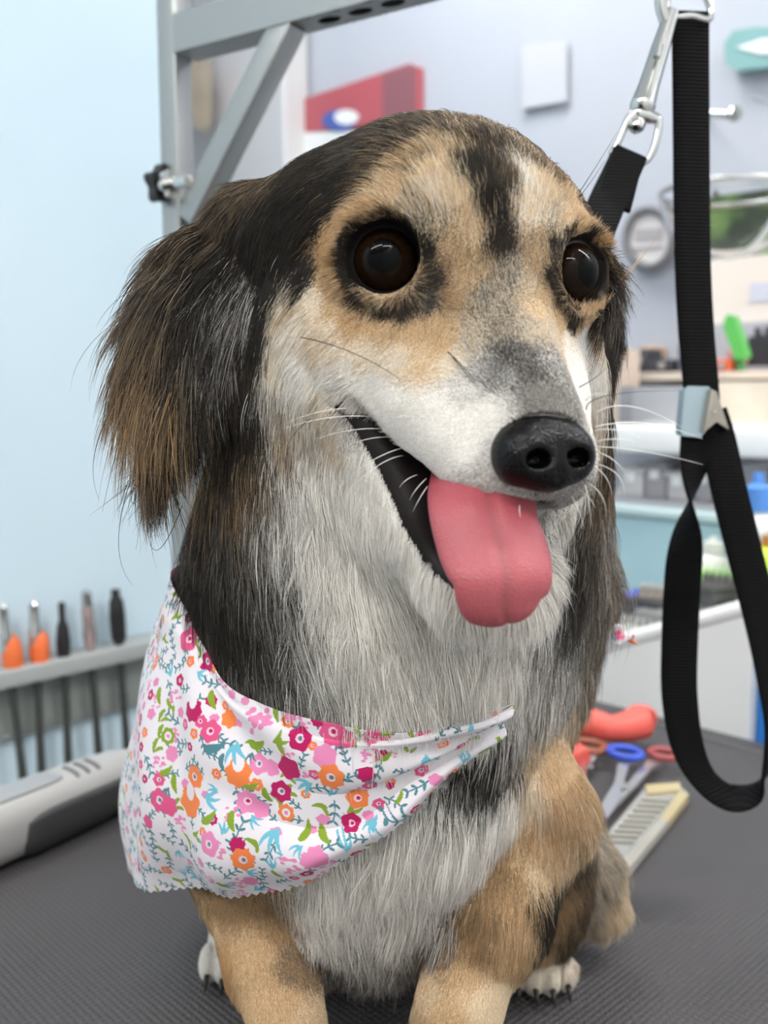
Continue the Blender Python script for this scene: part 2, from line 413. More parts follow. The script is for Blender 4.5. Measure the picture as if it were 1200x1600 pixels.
# photo place of the hair root, lay (degrees, 90 = down), length mm, hair colours (black between the forelegs is belly fur plus painted shade), lift off the skin
COAT = '''
850 628 -95 3 SG .3
800 565 -100 5 KKKGS .35
825 570 -95 5 KKGS .35
790 600 -100 4 KGSW .35
838 588 -95 4 GKKS .35
775 590 -110 5 SGG .35
790 520 -100 6 KGSL .35
755 480 -105 6 GLSK .35
740 540 -120 5 LSGC .3
830 530 -90 6 SGCL .35
860 580 -85 5 WSGK .35
800 440 -95 7 KGLS .35
780 400 -92 8 KKB .4
765 350 -92 10 K .4
745 290 -92 10 KKB .4
795 300 -86 9 KBN .4
765 240 -90 11 KKBN .45
720 220 -95 11 KBNL .5
665 210 -115 12 KBGN .5
620 225 -135 12 KBGN .5
790 215 -70 11 KBLN .5
830 260 -60 10 NLBK .45
700 250 -102 10 LNCT .45
690 330 -110 8 CLW .4
685 285 -105 9 CL .4
715 320 -98 8 CL .4
650 265 -128 9 LNTB .4
620 300 -140 8 LTC .4
590 270 -150 10 BKN .4
560 335 -165 8 TL .35
525 375 172 7 T .35
545 300 175 10 KB .4
500 340 165 11 K .4
490 420 140 11 K .35
650 335 -120 7 GCLS .5
680 365 -100 7 GCLK .4
710 400 -85 6 LTN .4
735 370 -92 7 LCT .4
720 440 -85 5 TLN .35
745 430 -92 6 LTG .35
825 300 -80 8 CWW .4
835 325 -75 8 CWC .4
855 325 -55 8 CL .4
880 310 -45 8 CLT .4
830 350 -75 7 CLW .4
865 345 -50 7 CGLS .4
850 300 -65 8 CL .4
900 355 -35 7 TL .4
925 385 -15 6 T .35
870 290 -50 9 NTKB .45
885 270 -45 10 BKN .45
915 320 -20 9 BKN .4
850 240 -60 11 KBN .5
843 405 -70 6 LTG .35
825 450 -85 5 LCG .35
850 470 -95 4 TLN .3
553 385 -170 3 K .3
575 357 -130 3 K .3
608 345 -90 3 K .3
645 360 -60 3 K .3
667 395 -20 3 K .3
676 440 -20 4 KB .3
668 470 40 4 KG .3
635 485 70 4 KB .3
600 484 95 4 K .3
565 465 140 3 K .3
545 425 170 3 K .3
697 425 -40 4 KNT .3
708 460 -60 5 TNL .3
860 395 -120 3 K .3
858 440 180 3 K .3
870 480 130 3 K .3
895 500 95 4 K .3
925 470 30 3 K .3
935 400 -20 3 K .3
915 370 -60 3 K .3
885 368 -100 3 K .3
560 500 150 6 TTL .35
605 512 145 6 TL .35
650 508 125 6 TL .35
690 490 110 6 TL .35
700 530 115 6 TL .35
675 550 140 6 LTC .35
500 470 165 8 LCW .35
520 435 172 7 TL .35
470 500 155 10 WWC .35
460 470 145 10 CWT .35
520 520 150 8 LWC .35
580 540 150 7 CWL .35
630 545 150 6 CWL .35
720 560 -160 5 WCL .3
470 570 135 10 W .35
540 580 150 8 W .35
435 545 120 12 WC .35
423 600 110 13 WNG .35
440 650 105 14 WNL .35
480 640 105 12 WLS .35
520 620 130 8 WC .35
520 670 110 10 WSL .3
600 600 165 6 W .3
600 640 170 5 W .3
640 660 172 5 W .3
660 700 180 5 W .3
700 650 175 5 W .3
740 610 -170 5 WWS .3
740 700 165 5 W .3
700 745 160 5 W .35
740 765 140 5 WS .35
790 770 110 5 WS .35
765 650 -170 5 W .3
760 590 -140 5 SGW .3
770 720 150 4 WS .3
850 775 90 4 WSG .35
915 650 -60 4 W .3
912 610 -70 4 W .3
895 575 -85 4 W .3
885 540 -88 5 WC .3
905 540 -80 6 W .35
900 515 -80 6 LCT .3
540 360 160 5 TL .3
580 330 -150 6 TL .3
625 322 -120 6 TLC .3
700 465 0 5 TN .3
692 385 -70 5 LTG .3
640 515 90 5 TL .3
580 500 120 5 TL .3
530 470 160 6 LT .3
520 400 175 5 T .3
715 430 -80 5 TLN .3
838 380 -100 5 LTG .3
836 430 -100 5 LTG .3
850 500 -100 5 LTC .3
875 512 -90 5 LT .3
880 352 -60 5 TLC .3
910 350 -40 5 TL .3
860 520 -90 5 CLS .3
915 500 -40 6 LT .3
560 650 110 5 WSG .3
575 720 100 9 W .35
610 780 95 9 W .35
640 850 92 10 W .35
680 905 90 12 W .35
740 950 88 16 W .4
800 970 90 18 W .4
865 800 85 14 WS .4 .32
860 870 88 18 WSG .4 .32
470 380 130 11 K .3
430 440 115 14 K .3
410 520 105 16 K .3
395 600 100 20 K .35
375 680 98 24 KB .35
350 740 100 28 KBG .4
385 720 98 22 NTB .35
400 640 100 18 KKB .35
410 700 105 18 KBN .35
430 700 108 18 WNG .35
320 800 105 30 KG .45
290 780 115 30 KG .5
330 870 98 30 K .4
300 850 105 30 KB .45
370 820 95 30 KG .35
370 900 85 30 K .35
400 850 82 28 GKS .35
400 960 75 28 GK .35
430 900 78 28 GSK .35
370 980 80 24 K .3
440 1010 78 26 GSK .3
490 1040 80 26 SGW .3
460 740 100 22 WWS .35
500 720 98 18 W .35
430 790 92 24 SWG .35
490 820 92 28 W .35
560 780 90 20 W .35
560 860 88 28 W .35
520 930 86 30 W .35
500 980 84 28 WS .35
600 960 86 30 W .35
580 1030 86 30 W .35
650 930 86 28 W .35
660 1030 84 32 W .4
720 1010 84 30 W .4
780 1010 86 28 W .4
740 1070 84 28 W .4
600 1090 88 23 W .6
650 1085 86 22 W .5
540 1085 92 22 WSG .5
330 965 80 20 KGB .45
375 1030 78 18 KGS .45
430 1062 82 19 KGS .5
700 1085 84 17 W .4
770 1075 84 14 W .35
980 845 40 44 NGS .95 .35
820 1040 92 22 WS .4
850 960 95 28 WSG .45 .32
860 1010 92 28 SGW .45 .32
800 900 88 22 WS .4 .32
900 840 92 26 KG .5 .35
880 920 98 28 KG .5 .32
920 760 88 24 KGN .5 .35
900 690 85 18 KGB .45 .35
920 620 80 18 K .45 .35
935 560 75 18 KB .5 .35 .325
940 500 65 18 K .5 .325
940 690 80 26 GNB .55 .35
935 820 80 30 GNS .6 .35
930 900 88 32 GNK .6 .35
960 780 70 30 NGS .6 .35
780 1120 95 26 WSG .35
740 1165 100 16 KB .3
775 1175 100 16 KG .3
720 1200 100 18 KGS .3
830 1160 98 16 NLC .3
850 1200 96 14 LT .3
825 1220 100 16 CLW .3
790 1240 100 22 W .35
820 1290 100 14 TL .3
700 1260 98 26 W .35
620 1300 93 28 W .35
560 1360 92 28 W .35
730 1320 100 26 W .35
650 1400 93 30 W .35
560 1440 91 28 WS .35
500 1430 88 24 W .35
680 1420 98 28 WG .3
600 1490 90 28 GWS .3
540 1490 88 22 GS .3
350 1400 85 10 TN .25
330 1440 82 10 TL .25
400 1480 78 9 TL .25
440 1560 80 7 LT .25
395 1540 80 8 TL .25
400 1590 80 7 TL .25
350 1500 80 9 T .25
460 1500 82 9 TNG .25
430 1430 85 12 TN .25
490 1480 90 10 NGK .25
480 1590 84 6 LTC .25
840 1290 96 12 TL .3
850 1340 98 12 LCT .3
790 1370 100 14 TN .25
750 1430 100 13 TN .25
800 1440 100 12 TL .25
730 1500 98 10 TL .25
700 1590 95 8 TL .25
760 1560 98 8 LC .25
690 1480 95 12 NGT .25
670 1540 95 9 LTC .25
580 1545 90 16 K .2 .43
540 1560 90 14 K .2 .43
620 1560 90 14 K .2 .43
590 1595 90 12 K .2 .43
870 1240 95 18 BKN .45 .47
880 1320 85 20 KBN .5 .47
905 1300 75 18 BNG .5 .47
930 1350 65 18 NSC .55 .47
965 1400 60 16 CCL .55 .47
960 1440 75 16 CSL .55 .47
900 1400 80 18 KBN .5 .47
890 1460 85 14 BKN .4 .47
860 1400 95 14 K .3
840 1525 92 4 WC .2 .43
860 1490 88 5 TL .25 .43
815 1560 92 4 W .2 .43
880 1560 88 4 WC .2 .43
850 1580 90 3 W .2 .43
345 1520 90 4 W .2 .47
370 1545 90 4 W .2 .47
350 300 168 16 NKB .5
330 325 150 20 NBK .5
380 290 170 14 NBK .5
440 268 168 12 KBN .4
470 330 155 12 K .3
410 340 130 16 K .3
520 245 175 11 KB .45
570 235 -165 11 KBG .45
550 280 178 10 K .4
300 370 125 28 BKN .5
330 400 110 24 K .35
270 420 118 34 NGB .5
250 480 114 40 NNB .5
280 500 106 34 NBK .4
235 560 112 44 NNT .5
270 590 104 36 NNTB .4
255 640 106 38 NNB .4
240 690 106 34 NKB .4
320 470 100 28 K .35
345 520 100 26 SGK .3
365 470 112 22 GSK .3
380 540 100 20 KB .3
320 600 97 28 K .35
300 660 98 28 KB .35
350 620 95 30 NTK .35
340 690 94 30 NTK .35
285 700 115 18 GK .3
955 410 50 18 KBN .5
975 440 45 24 KB .55 .325
960 470 55 26 K .55 .325
985 455 42 26 KG .6 .325
965 500 70 22 K .5 .325
'''
# the parts of the coat turned away from the photographer: place, lay, length, colours
FARCOAT = [((0, .44, 1.22), (0, .4, -1), 28, 'KB'), ((.05, .45, 1.15), (.1, .2, -1), 30, 'KGN'), ((-.05, .46, 1.15), (-.1, .2, -1), 30, 'KG'),
           ((0, .50, 1.10), (0, .5, -1), 28, 'KB'), ((.07, .52, 1.03), (.1, .3, -1), 26, 'KNG'), ((-.08, .50, 1.03), (-.1, .3, -1), 26, 'KNT'),
           ((0, .62, 1.02), (0, .4, -1), 26, 'K'), ((.08, .56, .96), (.2, .2, -1), 24, 'NTB'), ((-.08, .54, .96), (-.2, .2, -1), 24, 'NT'),
           ((0, .62, .93), (0, .6, -.6), 20, 'NC'), ((0, .39, 1.26), (0, .7, -.5), 12, 'K'), ((.03, .38, 1.26), (.2, .6, -.6), 12, 'K'),
           ((.10, .40, .97), (.1, .2, -1), 14, 'TN'), ((-.11, .40, 1.03), (-.1, .2, -1), 20, 'KN'), ((-.10, .42, .97), (-.1, .1, -1), 14, 'TN')]
aP, aD, aN, aL, aC, aU, aR = [], [], [], [], [], [], []     # aR: reach of the small dark rims round the eyes
keys = list(CC)
def anchor(p, d, L, cols, up):
    n = fd.grad(p[None])[0]; d = d - n * np.dot(d, n); d = d / (np.linalg.norm(d) + 1e-9)
    wv = np.zeros(len(keys))
    for c in cols: wv[keys.index(c)] += 1 / len(cols)
    aP.append(p); aD.append(d); aN.append(n); aL.append(L * .001); aR.append(1.6 if (L <= 4 and cols[0] == 'K') else 1.0); aC.append(wv); aU.append(up)
def mirror(v): return v - 2 * np.dot(v, hS) * hS
for ln in COAT.strip().splitlines():
    x, y, an, L, cols, up = ln.split()[:6]; x, y, an, L, up = map(float, (x, y, an, L, up))
    p = hit(x, y, float(ln.split()[6]) if len(ln.split()) > 6 else 0.0); a = math.radians(an); depth = p[1]
    q = P(x + 14 * math.cos(a), y + 14 * math.sin(a), depth)
    anchor(p, q - P(x, y, depth), L, cols, up)
    s_, f_, u_ = (p - HEAD) @ hS, (p - HEAD) @ hF, (p - HEAD) @ hU
    if -.075 < s_ < -.030 and u_ > -.075 and f_ < .0 and y < 740:      # the other side of the head has the same markings
        pm = HEAD + mirror(p - HEAD)
        pm = np.array(BVH.find_nearest(Vector(pm))[0])
        anchor(pm, mirror(q - P(x, y, depth)), L, cols, up)
for p, d, L, cols in FARCOAT:
    anchor(np.array(BVH.find_nearest(Vector(p))[0]), np.array(d, float), L, cols, .35)
aP, aD, aN, aL, aC, aU, aR = map(np.array, (aP, aD, aN, aL, aC, aU, aR))

def lookup(p, n, power=4.0):
    """distance weights of the coat places, nearest few only"""
    D = np.zeros((len(p), aD.shape[1])); L = np.zeros(len(p)); U = np.zeros(len(p)); C = np.zeros((len(p), len(keys)))
    for i in range(0, len(p), 20000):
        a, b = p[i:i + 20000], n[i:i + 20000]
        d2 = ((a[:, None] - aP[None]) ** 2).sum(-1) + (np.maximum(1 - b @ aN.T, 0) * .016) ** 2 + (.0012) ** 2
        d2 = d2 * aR
        wt = d2 ** (-power / 2); wt /= wt.sum(1, keepdims=True)
        D[i:i + 20000] = wt @ aD; L[i:i + 20000] = wt @ aL; U[i:i + 20000] = wt @ aU
        w2 = wt ** 1.5; w2 /= w2.sum(1, keepdims=True)
        C[i:i + 20000] = w2 @ aC
    return D, L, U, C
palette = np.array([CC[k] for k in keys])

# bare skin: inside the mouth, round the eyes, under the nose
def bare(p, lipw=.0022):
    q = p - HEAD; s_ = q @ hS; f_ = q @ hF; u_ = q @ hU
    wd = wedge(f_, u_, s_)
    m = (wd < .0004) & (f_ > -.014)
    d2 = lower_lip(f_, u_)
    lip = (wd < lipw) & (f_ > -.0115) & (np.abs(s_ + .02) < .0295) & (d2 > -.001)
    m |= lip
    for e, nn in zip(EYE, EN):
        r = p - e; ax = r @ nn
        ang = np.degrees(np.arccos(np.clip(ax / (np.linalg.norm(r, axis=1) + 1e-9), -1, 1)))
        m |= (np.linalg.norm(r, axis=1) < .0137) & (ang < 95)
    r = (p - NOSE) @ HB.T
    m |= (np.linalg.norm((r - (0, .001, -.001)) / (.0130, .011, .0105), axis=1) < 1)
    return m
NOSE = P(847, 704, .2620)

# base colour of the skin mesh (what shows between the hairs)
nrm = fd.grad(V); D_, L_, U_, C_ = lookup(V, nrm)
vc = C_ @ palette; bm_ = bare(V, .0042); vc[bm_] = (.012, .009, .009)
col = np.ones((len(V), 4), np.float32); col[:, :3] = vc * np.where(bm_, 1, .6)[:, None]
at = body_me.color_attributes.new('coat', 'FLOAT_COLOR', 'POINT'); at.data.foreach_set('color', col.ravel())
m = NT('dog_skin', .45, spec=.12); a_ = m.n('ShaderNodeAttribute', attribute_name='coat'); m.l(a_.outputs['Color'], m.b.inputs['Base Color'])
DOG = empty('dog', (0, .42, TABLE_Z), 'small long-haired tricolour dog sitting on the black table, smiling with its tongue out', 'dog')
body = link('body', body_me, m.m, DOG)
# ------------------------------------------------------------------ fur
def grow_fur(name, density, seed, cover=None):
    rg = np.random.default_rng(seed)
    Ft = F; c = V[Ft].mean(1)
    v0, v1, v2, v3 = (V[Ft[:, i]] for i in range(4))
    ar = .5 * (np.linalg.norm(np.cross(v1 - v0, v2 - v0), axis=1) + np.linalg.norm(np.cross(v2 - v0, v3 - v0), axis=1))
    n = fd.grad(c); Dc, Lc, Uc, Cc = lookup(c, n)
    vd = CAM - c; vd /= np.linalg.norm(vd, axis=1)[:, None]
    face = (n * vd).sum(1)
    wt = np.where(face > -.35, 1.0, .22)
    wt *= np.where(c[:, 1] > .47, .5, 1)
    _, py = to_px(c); wt *= np.where(py > 1720, .1, 1)
    wt *= (.010 / np.clip(Lc, .004, .05)) ** .95
    if cover is not None: wt = wt * cover(c)
    k = rg.poisson(ar * wt * density)
    idx = np.repeat(np.arange(len(c)), k); N = len(idx)
    a, b = rg.random(N)[:, None], rg.random(N)[:, None]
    root = (v0[idx] * (1 - a) + v1[idx] * a) * (1 - b) + (v3[idx] * (1 - a) + v2[idx] * a) * b
    ok = ~bare(root); root = root[ok]; idx = idx[ok]; N = len(idx)
    nn = fd.grad(root); root -= nn * .0006
    jit = root + rg.normal(0, .0016, (N, 3)) * np.clip(Lc[idx] / .012, .5, 2.2)[:, None]
    D, _, _, C = lookup(jit, nn)
    _, L, U, _ = lookup(root, nn)
    # colour: one of the local coat colours per hair
    Cn = C / C.sum(1, keepdims=True); cum = np.cumsum(Cn, 1); pick = (rg.random(N)[:, None] > cum).sum(1).clip(0, len(keys) - 1)
    colr = palette[pick]; mean = C @ palette
    mixf = .12; colr = colr * (1 - mixf) + mean * mixf
    colr = colr * rg.uniform(.72, 1.18, N)[:, None]
    # clumps
    G = max(8, N // 26); g = rg.integers(0, N, G)
    cell = {}
    key = np.floor((root + rg.normal(0, .0009, (N, 3)) + .0016 * np.sin(root[:, [1, 2, 0]] * 900)) / .0036).astype(int); gk = key[g]
    for j, q in enumerate(map(tuple, gk)): cell.setdefault(q, j)
    gi = np.array([cell.get(q, -1) for q in map(tuple, key)])
    D = D - nn * (D * nn).sum(1)[:, None]; D /= np.linalg.norm(D, axis=1)[:, None] + 1e-9
    side = np.cross(nn, D)
    lowf = np.sin(root[:, 0] * 410 + 3 * np.sin(root[:, 2] * 190)) + np.sin(root[:, 2] * 330 + 2.1 * np.sin(root[:, 0] * 240) + root[:, 1] * 200)
    D = D + side * (rg.normal(0, .13, N) + .10 * lowf)[:, None]
    cr_ = rg.normal(0, 1, (G, 3)); cid = np.maximum(gi, 0)
    lk = np.clip((L - .011) / .015, 0, 1)
    D = D + side * (cr_[cid, 0] * .17 * lk)[:, None]; U = U * (1 + .30 * lk * cr_[cid, 1]).clip(.2, 2)
    colr = colr * (1 + .09 * lk * cr_[cid, 2]).clip(.7, 1.3)[:, None]
    D /= np.linalg.norm(D, axis=1)[:, None]
    L = L * rg.uniform(.62, 1.12, N) * np.where(rg.random(N) < .03, 1.35, 1)
    K = 7; t = np.linspace(0, 1, K)
    pts = np.zeros((N, K, 3)); pts[:, 0] = root
    up = U * rg.uniform(.7, 1.35, N)
    grav = np.clip(L / .030, 0, 1.2) * .38
    for i in range(1, K):
        tt = t[i]
        dv = D * (1 - .10 * tt) + nn * (up * (1.15 - 1.25 * tt))[:, None] + np.array([0, 0, -1.0]) * (grav * tt)[:, None]
        dv /= np.linalg.norm(dv, axis=1)[:, None]
        pts[:, i] = pts[:, i - 1] + dv * (L / (K - 1))[:, None]
    # pull the tips of each lock together
    has = gi >= 0; gg = g[np.maximum(gi, 0)]
    off = (pts[gg] - pts[gg][:, :1]) + root[gg][:, None]
    cl = (.42 * rg.uniform(.5, 1.2, N) * np.clip((L - .004) / .010, .12, 1.25))[:, None, None] * (t ** 1.5)[None, :, None]
    cl = np.where(has[:, None, None], cl, 0)
    pts = pts * (1 - cl) + off * cl
    # keep out of the body
    for i in range(2, K):
        f_ = fd.sample(pts[:, i]); m_ = f_ < .0006
        if m_.any(): pts[m_, i] += nn[m_] * (.0008 - f_[m_])[:, None]
    rad = np.clip(.000055 + L * .0017, .00005, .000105)
    prof = np.array([.9, 1, 1, .9, .72, .45, .12])
    R = rad[:, None] * prof[None]
    return pts, R, colr, L

def curves_obj(name, pts, R, colr, mat, parent):
    N, K = pts.shape[:2]
    cu = bpy.data.hair_curves.new(name)
    cu.add_curves([K] * N)
    cu.position_data.foreach_set('vector', pts.astype(np.float32).ravel())
    ra = cu.attributes.get('radius') or cu.attributes.new('radius', 'FLOAT', 'POINT')
    ra.data.foreach_set('value', R.astype(np.float32).ravel())
    ca = cu.attributes.new('hair_color', 'FLOAT_COLOR', 'CURVE')
    c4 = np.ones((N, 4), np.float32); c4[:, :3] = colr
    ca.data.foreach_set('color', c4.ravel())
    cu.materials.append(mat)
    o = bpy.data.objects.new(name, cu); COL.objects.link(o)
    o.parent = parent; o.matrix_parent_inverse = parent.matrix_world.inverted()
    return o
mf = NT('fur', .45, spec=.15)
a_ = mf.n('ShaderNodeAttribute', attribute_name='hair_color')
ci = mf.n('ShaderNodeHairInfo'); mr = mf.n('ShaderNodeMapRange'); mx = mf.n('ShaderNodeMix', data_type='RGBA')
mr.inputs['From Min'].default_value = .1; mr.inputs['From Max'].default_value = 1
mr.inputs['To Min'].default_value = 0; mr.inputs['To Max'].default_value = .10
mf.l(ci.outputs['Intercept'], mr.inputs['Value']); mf.l(mr.outputs['Result'], mx.inputs['Factor'])
mf.l(a_.outputs['Color'], mx.inputs['A']); mx.inputs['B'].default_value = (.42, .36, .29, 1)
mf.l(mx.outputs['Result'], mf.b.inputs['Base Color'])
tr = mf.n('ShaderNodeBsdfTranslucent'); ms = mf.n('ShaderNodeMixShader'); ms.inputs[0].default_value = .36
mf.l(mx.outputs['Result'], tr.inputs['Color'])
mf.l(mf.b.outputs[0], ms.inputs[1]); mf.l(tr.outputs[0], ms.inputs[2]); mf.l(ms.outputs[0], mf.t.nodes['Material Output'].inputs['Surface'])
SC.cycles_curves.shape = 'RIBBONS'
DENS = 11.0e6
# ------------------------------------------------------------------ dog: eyes, lids, nose, tongue
def frame(n, toward):
    a = toward - n * np.dot(toward, n); a /= np.linalg.norm(a); b = np.cross(n, a)
    if b[2] < 0: b = -b
    return a, b
me_ = NT('eye_surface', .03, spec=.09)
a_ = me_.n('ShaderNodeAttribute', attribute_name='iris'); me_.l(a_.outputs['Color'], me_.b.inputs['Base Color'])
m_lid = NT('eyelid_skin', .38, (.012, .009, .009), spec=.4).bump(900, .3, .0004).m
for e, n, sg in zip(EYE, EN, (1, -1)):
    a, b = frame(n, hS * sg)
    vs = []; cs = []; nu, nv = 40, 64
    for i in range(nu):
        th = PI * i / (nu - 1) * .62
        for j in range(nv):
            ph = 2 * PI * j / nv
            rr = EYER * (1 + .035 * math.exp(-(th / .55) ** 2))          # cornea
            vs.append(e + rr * (math.cos(th) * n + math.sin(th) * (math.cos(ph) * a + math.sin(ph) * b)))
            dg = math.degrees(th); st = .5 + .5 * math.sin(ph * 37) * math.sin(ph * 11 + 2)
            if dg < 26: c = (.002, .002, .002)
            elif dg < 58: c = (.007 + .004 * st, .0034 + .002 * st, .0022)
            elif dg < 63: c = (.004, .003, .003)
            else: c = (.05, .03, .028)
            cs.append((*c, 1))
    o = mesh_obj('eyeball', vs, grid_faces(nu, nv, True), me_.m, DOG)
    at = o.data.color_attributes.new('iris', 'FLOAT_COLOR', 'POINT'); at.data.foreach_set('color', np.array(cs, np.float32).ravel())
    vs = []; nv = 56
    prof = [(0.99, -3), (1.045, 0), (1.10, 4), (1.15, 11), (1.17, 20), (1.15, 32), (1.02, 46)]
    for r_, da in prof:
        for j in range(nv):
            ph = 2 * PI * j / nv; cx, sx = math.cos(ph), math.sin(ph)
            al = 61 + 5 * max(0, cx) ** 3 + 2 * abs(cx) - (4 * sx if sx > 0 else 1.5 * sx)
            al = math.radians(al + da * (1 + .55 * max(0, cx) ** 2))
            vs.append(e + EYER * r_ * (math.cos(al) * n + math.sin(al) * (cx * a + sx * b * .97)))
    mesh_obj('eyelid', vs, grid_faces(len(prof), nv, True), m_lid, o)

# nose
nf = Field(NOSE - .020, NOSE + .020, .00055)
tilt = rotB(HB, tuple(hS), -14)
def nl(s, f, u): return NOSE + .00112 * (s * tilt[0] + f * tilt[1] + u * tilt[2])
nf.ell(nl(0, -1, 1.0), (.0128, .0095, .0096), tilt, k=.003)
for sd in (-1, 1):
    nf.ell(nl(sd * 6.6, .5, -1.5), (.0074, .0086, .0082), tilt, k=.0035)
nf.ell(nl(0, 1.5, -5.0), (.0074, .0072, .0062), tilt, k=.003)
for sd in (-1, 1):
    nf.ell(nl(sd * 5.4, 7.2, -3.2), (.0034, .0048, .0024), tilt, k=.0018, cut=True)
    nf.cone(nl(sd * 6.5, 6.0, -3.0), nl(sd * 8.6, 4.0, -4.2), .0017, .0010, k=.0015, cut=True)
nf.cone(nl(0, 8.9, -1), nl(0, 6.6, -10.5), .0007, .0009, k=.0016, cut=True)
Vn, Fn = nf.skin()
mn = NT('nose_leather', .24, (.0018, .0016, .0018), spec=.20).bump(1300, .35, .0006, 'v').m
tag(mesh_obj('nose', Vn, Fn, mn, DOG), 'moist black nose with two nostrils')

# tongue
mt = NT('tongue', .36, spec=.45, sss=.25)
tc = mt.n('ShaderNodeAttribute', attribute_name='tone'); mt.l(tc.outputs['Color'], mt.b.inputs['Base Color'])
mt.bump(1700, .35, .0005, 'v')
TC = catmull([P(745, 725, .290), P(752, 745, .277), P(757, 768, .266), P(762, 807, .258), P(778, 860, .253), P(788, 905, .2485), P(785, 940, .2490), P(789, 960, .2510), P(794, 967, .2540)], 60)
hwp = catmull([[.0135], [.0150], [.0155], [.0152], [.0153], [.0139], [.0121], [.0088], [.0022]], 60)[:, 0]
for _ in range(6): hwp[1:-1] = (hwp[:-2] + hwp[2:] + 2 * hwp[1:-1]) / 4; TC[1:-1] = (TC[:-2] + TC[2:] + 2 * TC[1:-1]) / 4
vs = []; cs = []; nv = 48; tgs = np.gradient(TC, axis=0)
for i in range(60):
    t_ = tgs[i] / np.linalg.norm(tgs[i]); wd_ = np.array([.985, .17, -.03]); wd_ -= t_ * np.dot(wd_, t_); wd_ /= np.linalg.norm(wd_)
    nn = np.cross(wd_, t_); nn = nn if nn[1] < 0 else -nn
    th_ = .0030 * min(1, (59 - i) / 8 + .25)
    for j in range(nv):
        ph = 2 * PI * j / nv; x = math.cos(ph); y = math.sin(ph)
        X = hwp[i] * math.copysign(abs(x) ** .85, x); Y = th_ * math.copysign(abs(y) ** .7, y)
        g = math.exp(-(X / .0011) ** 2) * .0011 * min(1, (59 - i) / 10)
        if y > 0: Y -= g
        Y -= .9 * X * X / .0155 * (.34 - .25 * i / 60)                      # sides droop back over the teeth
        vs.append(TC[i] + wd_ * X + nn * (Y))
        gr = math.exp(-(X / .0008) ** 2); tip = i / 60
        c = np.array([.34, .060, .080]) * (1 - .18 * gr) + tip * np.array([.05, .03, .02])
        cs.append((*c, 1))
o = mesh_obj('tongue', vs, grid_faces(60, nv, True) + [tuple(59 * nv + j for j in range(nv))], mt.m, DOG)
at = o.data.color_attributes.new('tone', 'FLOAT_COLOR', 'POINT'); at.data.foreach_set('color', np.array(cs, np.float32).ravel())

# claws on the feet that show
m_claw = M('claw', .35, (.015, .012, .011))
for kx in ('r', 'l'):
    c = HP[kx]
    for t in (-1.5, -.5, .5, 1.5):
        b0 = c + (.0080 * t, -.0235 + .003 * abs(t), -.003)
        v, f = tube([b0, b0 + (0, -.004, -.001), b0 + (0, -.0060, -.0050)], [.0015, .0012, .0003], 8)
        tag(mesh_obj('claw', v, f, m_claw, DOG), 'black claw')

# whiskers
m_ww = M('white_whisker', .35, (.9, .88, .84)); m_wb = M('black_whisker', .35, (.02, .017, .015))
WH = '''w 587 642 520 640 450 660 .292
w 601 653 520 652 440 671 .290
w 606 671 550 672 491 687 .289
w 612 683 575 686 537 699 .288
w 633 699 590 715 551 742 .284
w 630 712 590 728 540 770 .284
w 652 742 635 750 624 762 .279
w 666 748 650 765 640 782 .276
w 668 760 655 780 645 800 .275
w 690 770 680 790 674 806 .272
w 720 775 705 790 695 805 .268
w 735 782 732 800 728 812 .266
w 765 785 768 800 780 815 .262
w 795 785 797 800 800 815 .260
w 812 786 812 800 814 812 .259
b 470 527 580 565 677 636 .281
b 700 550 730 580 756 614 .272
b 706 556 735 592 760 622 .272
b 485 655 465 672 445 702 .290
w 927 648 985 635 1066 668 .265
w 930 667 1010 662 1098 686 .265
w 930 673 965 672 1000 684 .265
w 933 690 960 686 990 690 .266
w 932 698 1010 706 1098 726 .266
w 932 706 960 720 980 745 .266
w 929 725 965 742 976 778 .266
w 927 728 948 748 956 776 .267
w 917 754 940 775 947 808 .267
w 914 758 920 785 924 822 .266
w 905 765 922 780 930 795 .266
w 893 775 905 800 914 828 .265
b 905 605 930 590 950 572 .27
b 916 640 950 618 1060 610 .27
w 915 626 930 616 948 616 .27
b 885 330 925 270 965 205 .31
b 880 335 915 295 945 250 .31
h 205 620 178 720 160 800 .335
h 215 640 188 740 185 800 .335
h 225 680 205 780 232 760 .335
h 228 690 186 830 208 915 .336
h 200 600 150 700 155 780 .334
h 245 700 232 780 240 850 .337
h 285 790 245 860 228 800 .34
h 235 700 222 800 212 860 .337
h 250 400 205 470 170 600 .338
h 290 350 250 380 215 400 .342
b 648 352 632 300 622 270 .283
b 655 350 645 310 640 285 .283'''
for ln in WH.splitlines():
    q = ln.split(); x0, y0, x1, y1, x2, y2, Y = map(float, q[1:])
    t = np.linspace(0, 1, 14)[:, None]
    p0, p1, p2 = P(x0, y0, Y + .004), P(x1, y1, Y - .002), P(x2, y2, Y)
    c = 2 * p1 - .5 * (p0 + p2)
    pp = (1 - t) ** 2 * p0 + 2 * t * (1 - t) * c + t * t * p2
    v, f = tube(pp, np.linspace(.00017, .00004, 14), 5)
    tag(mesh_obj('stray_hair' if q[0] == 'h' else 'whisker', v, f, m_ww if q[0] == 'w' else m_wb, DOG), {'w': 'fine white whisker', 'b': 'fine black whisker', 'h': 'long stray brown ear hair'}[q[0]])

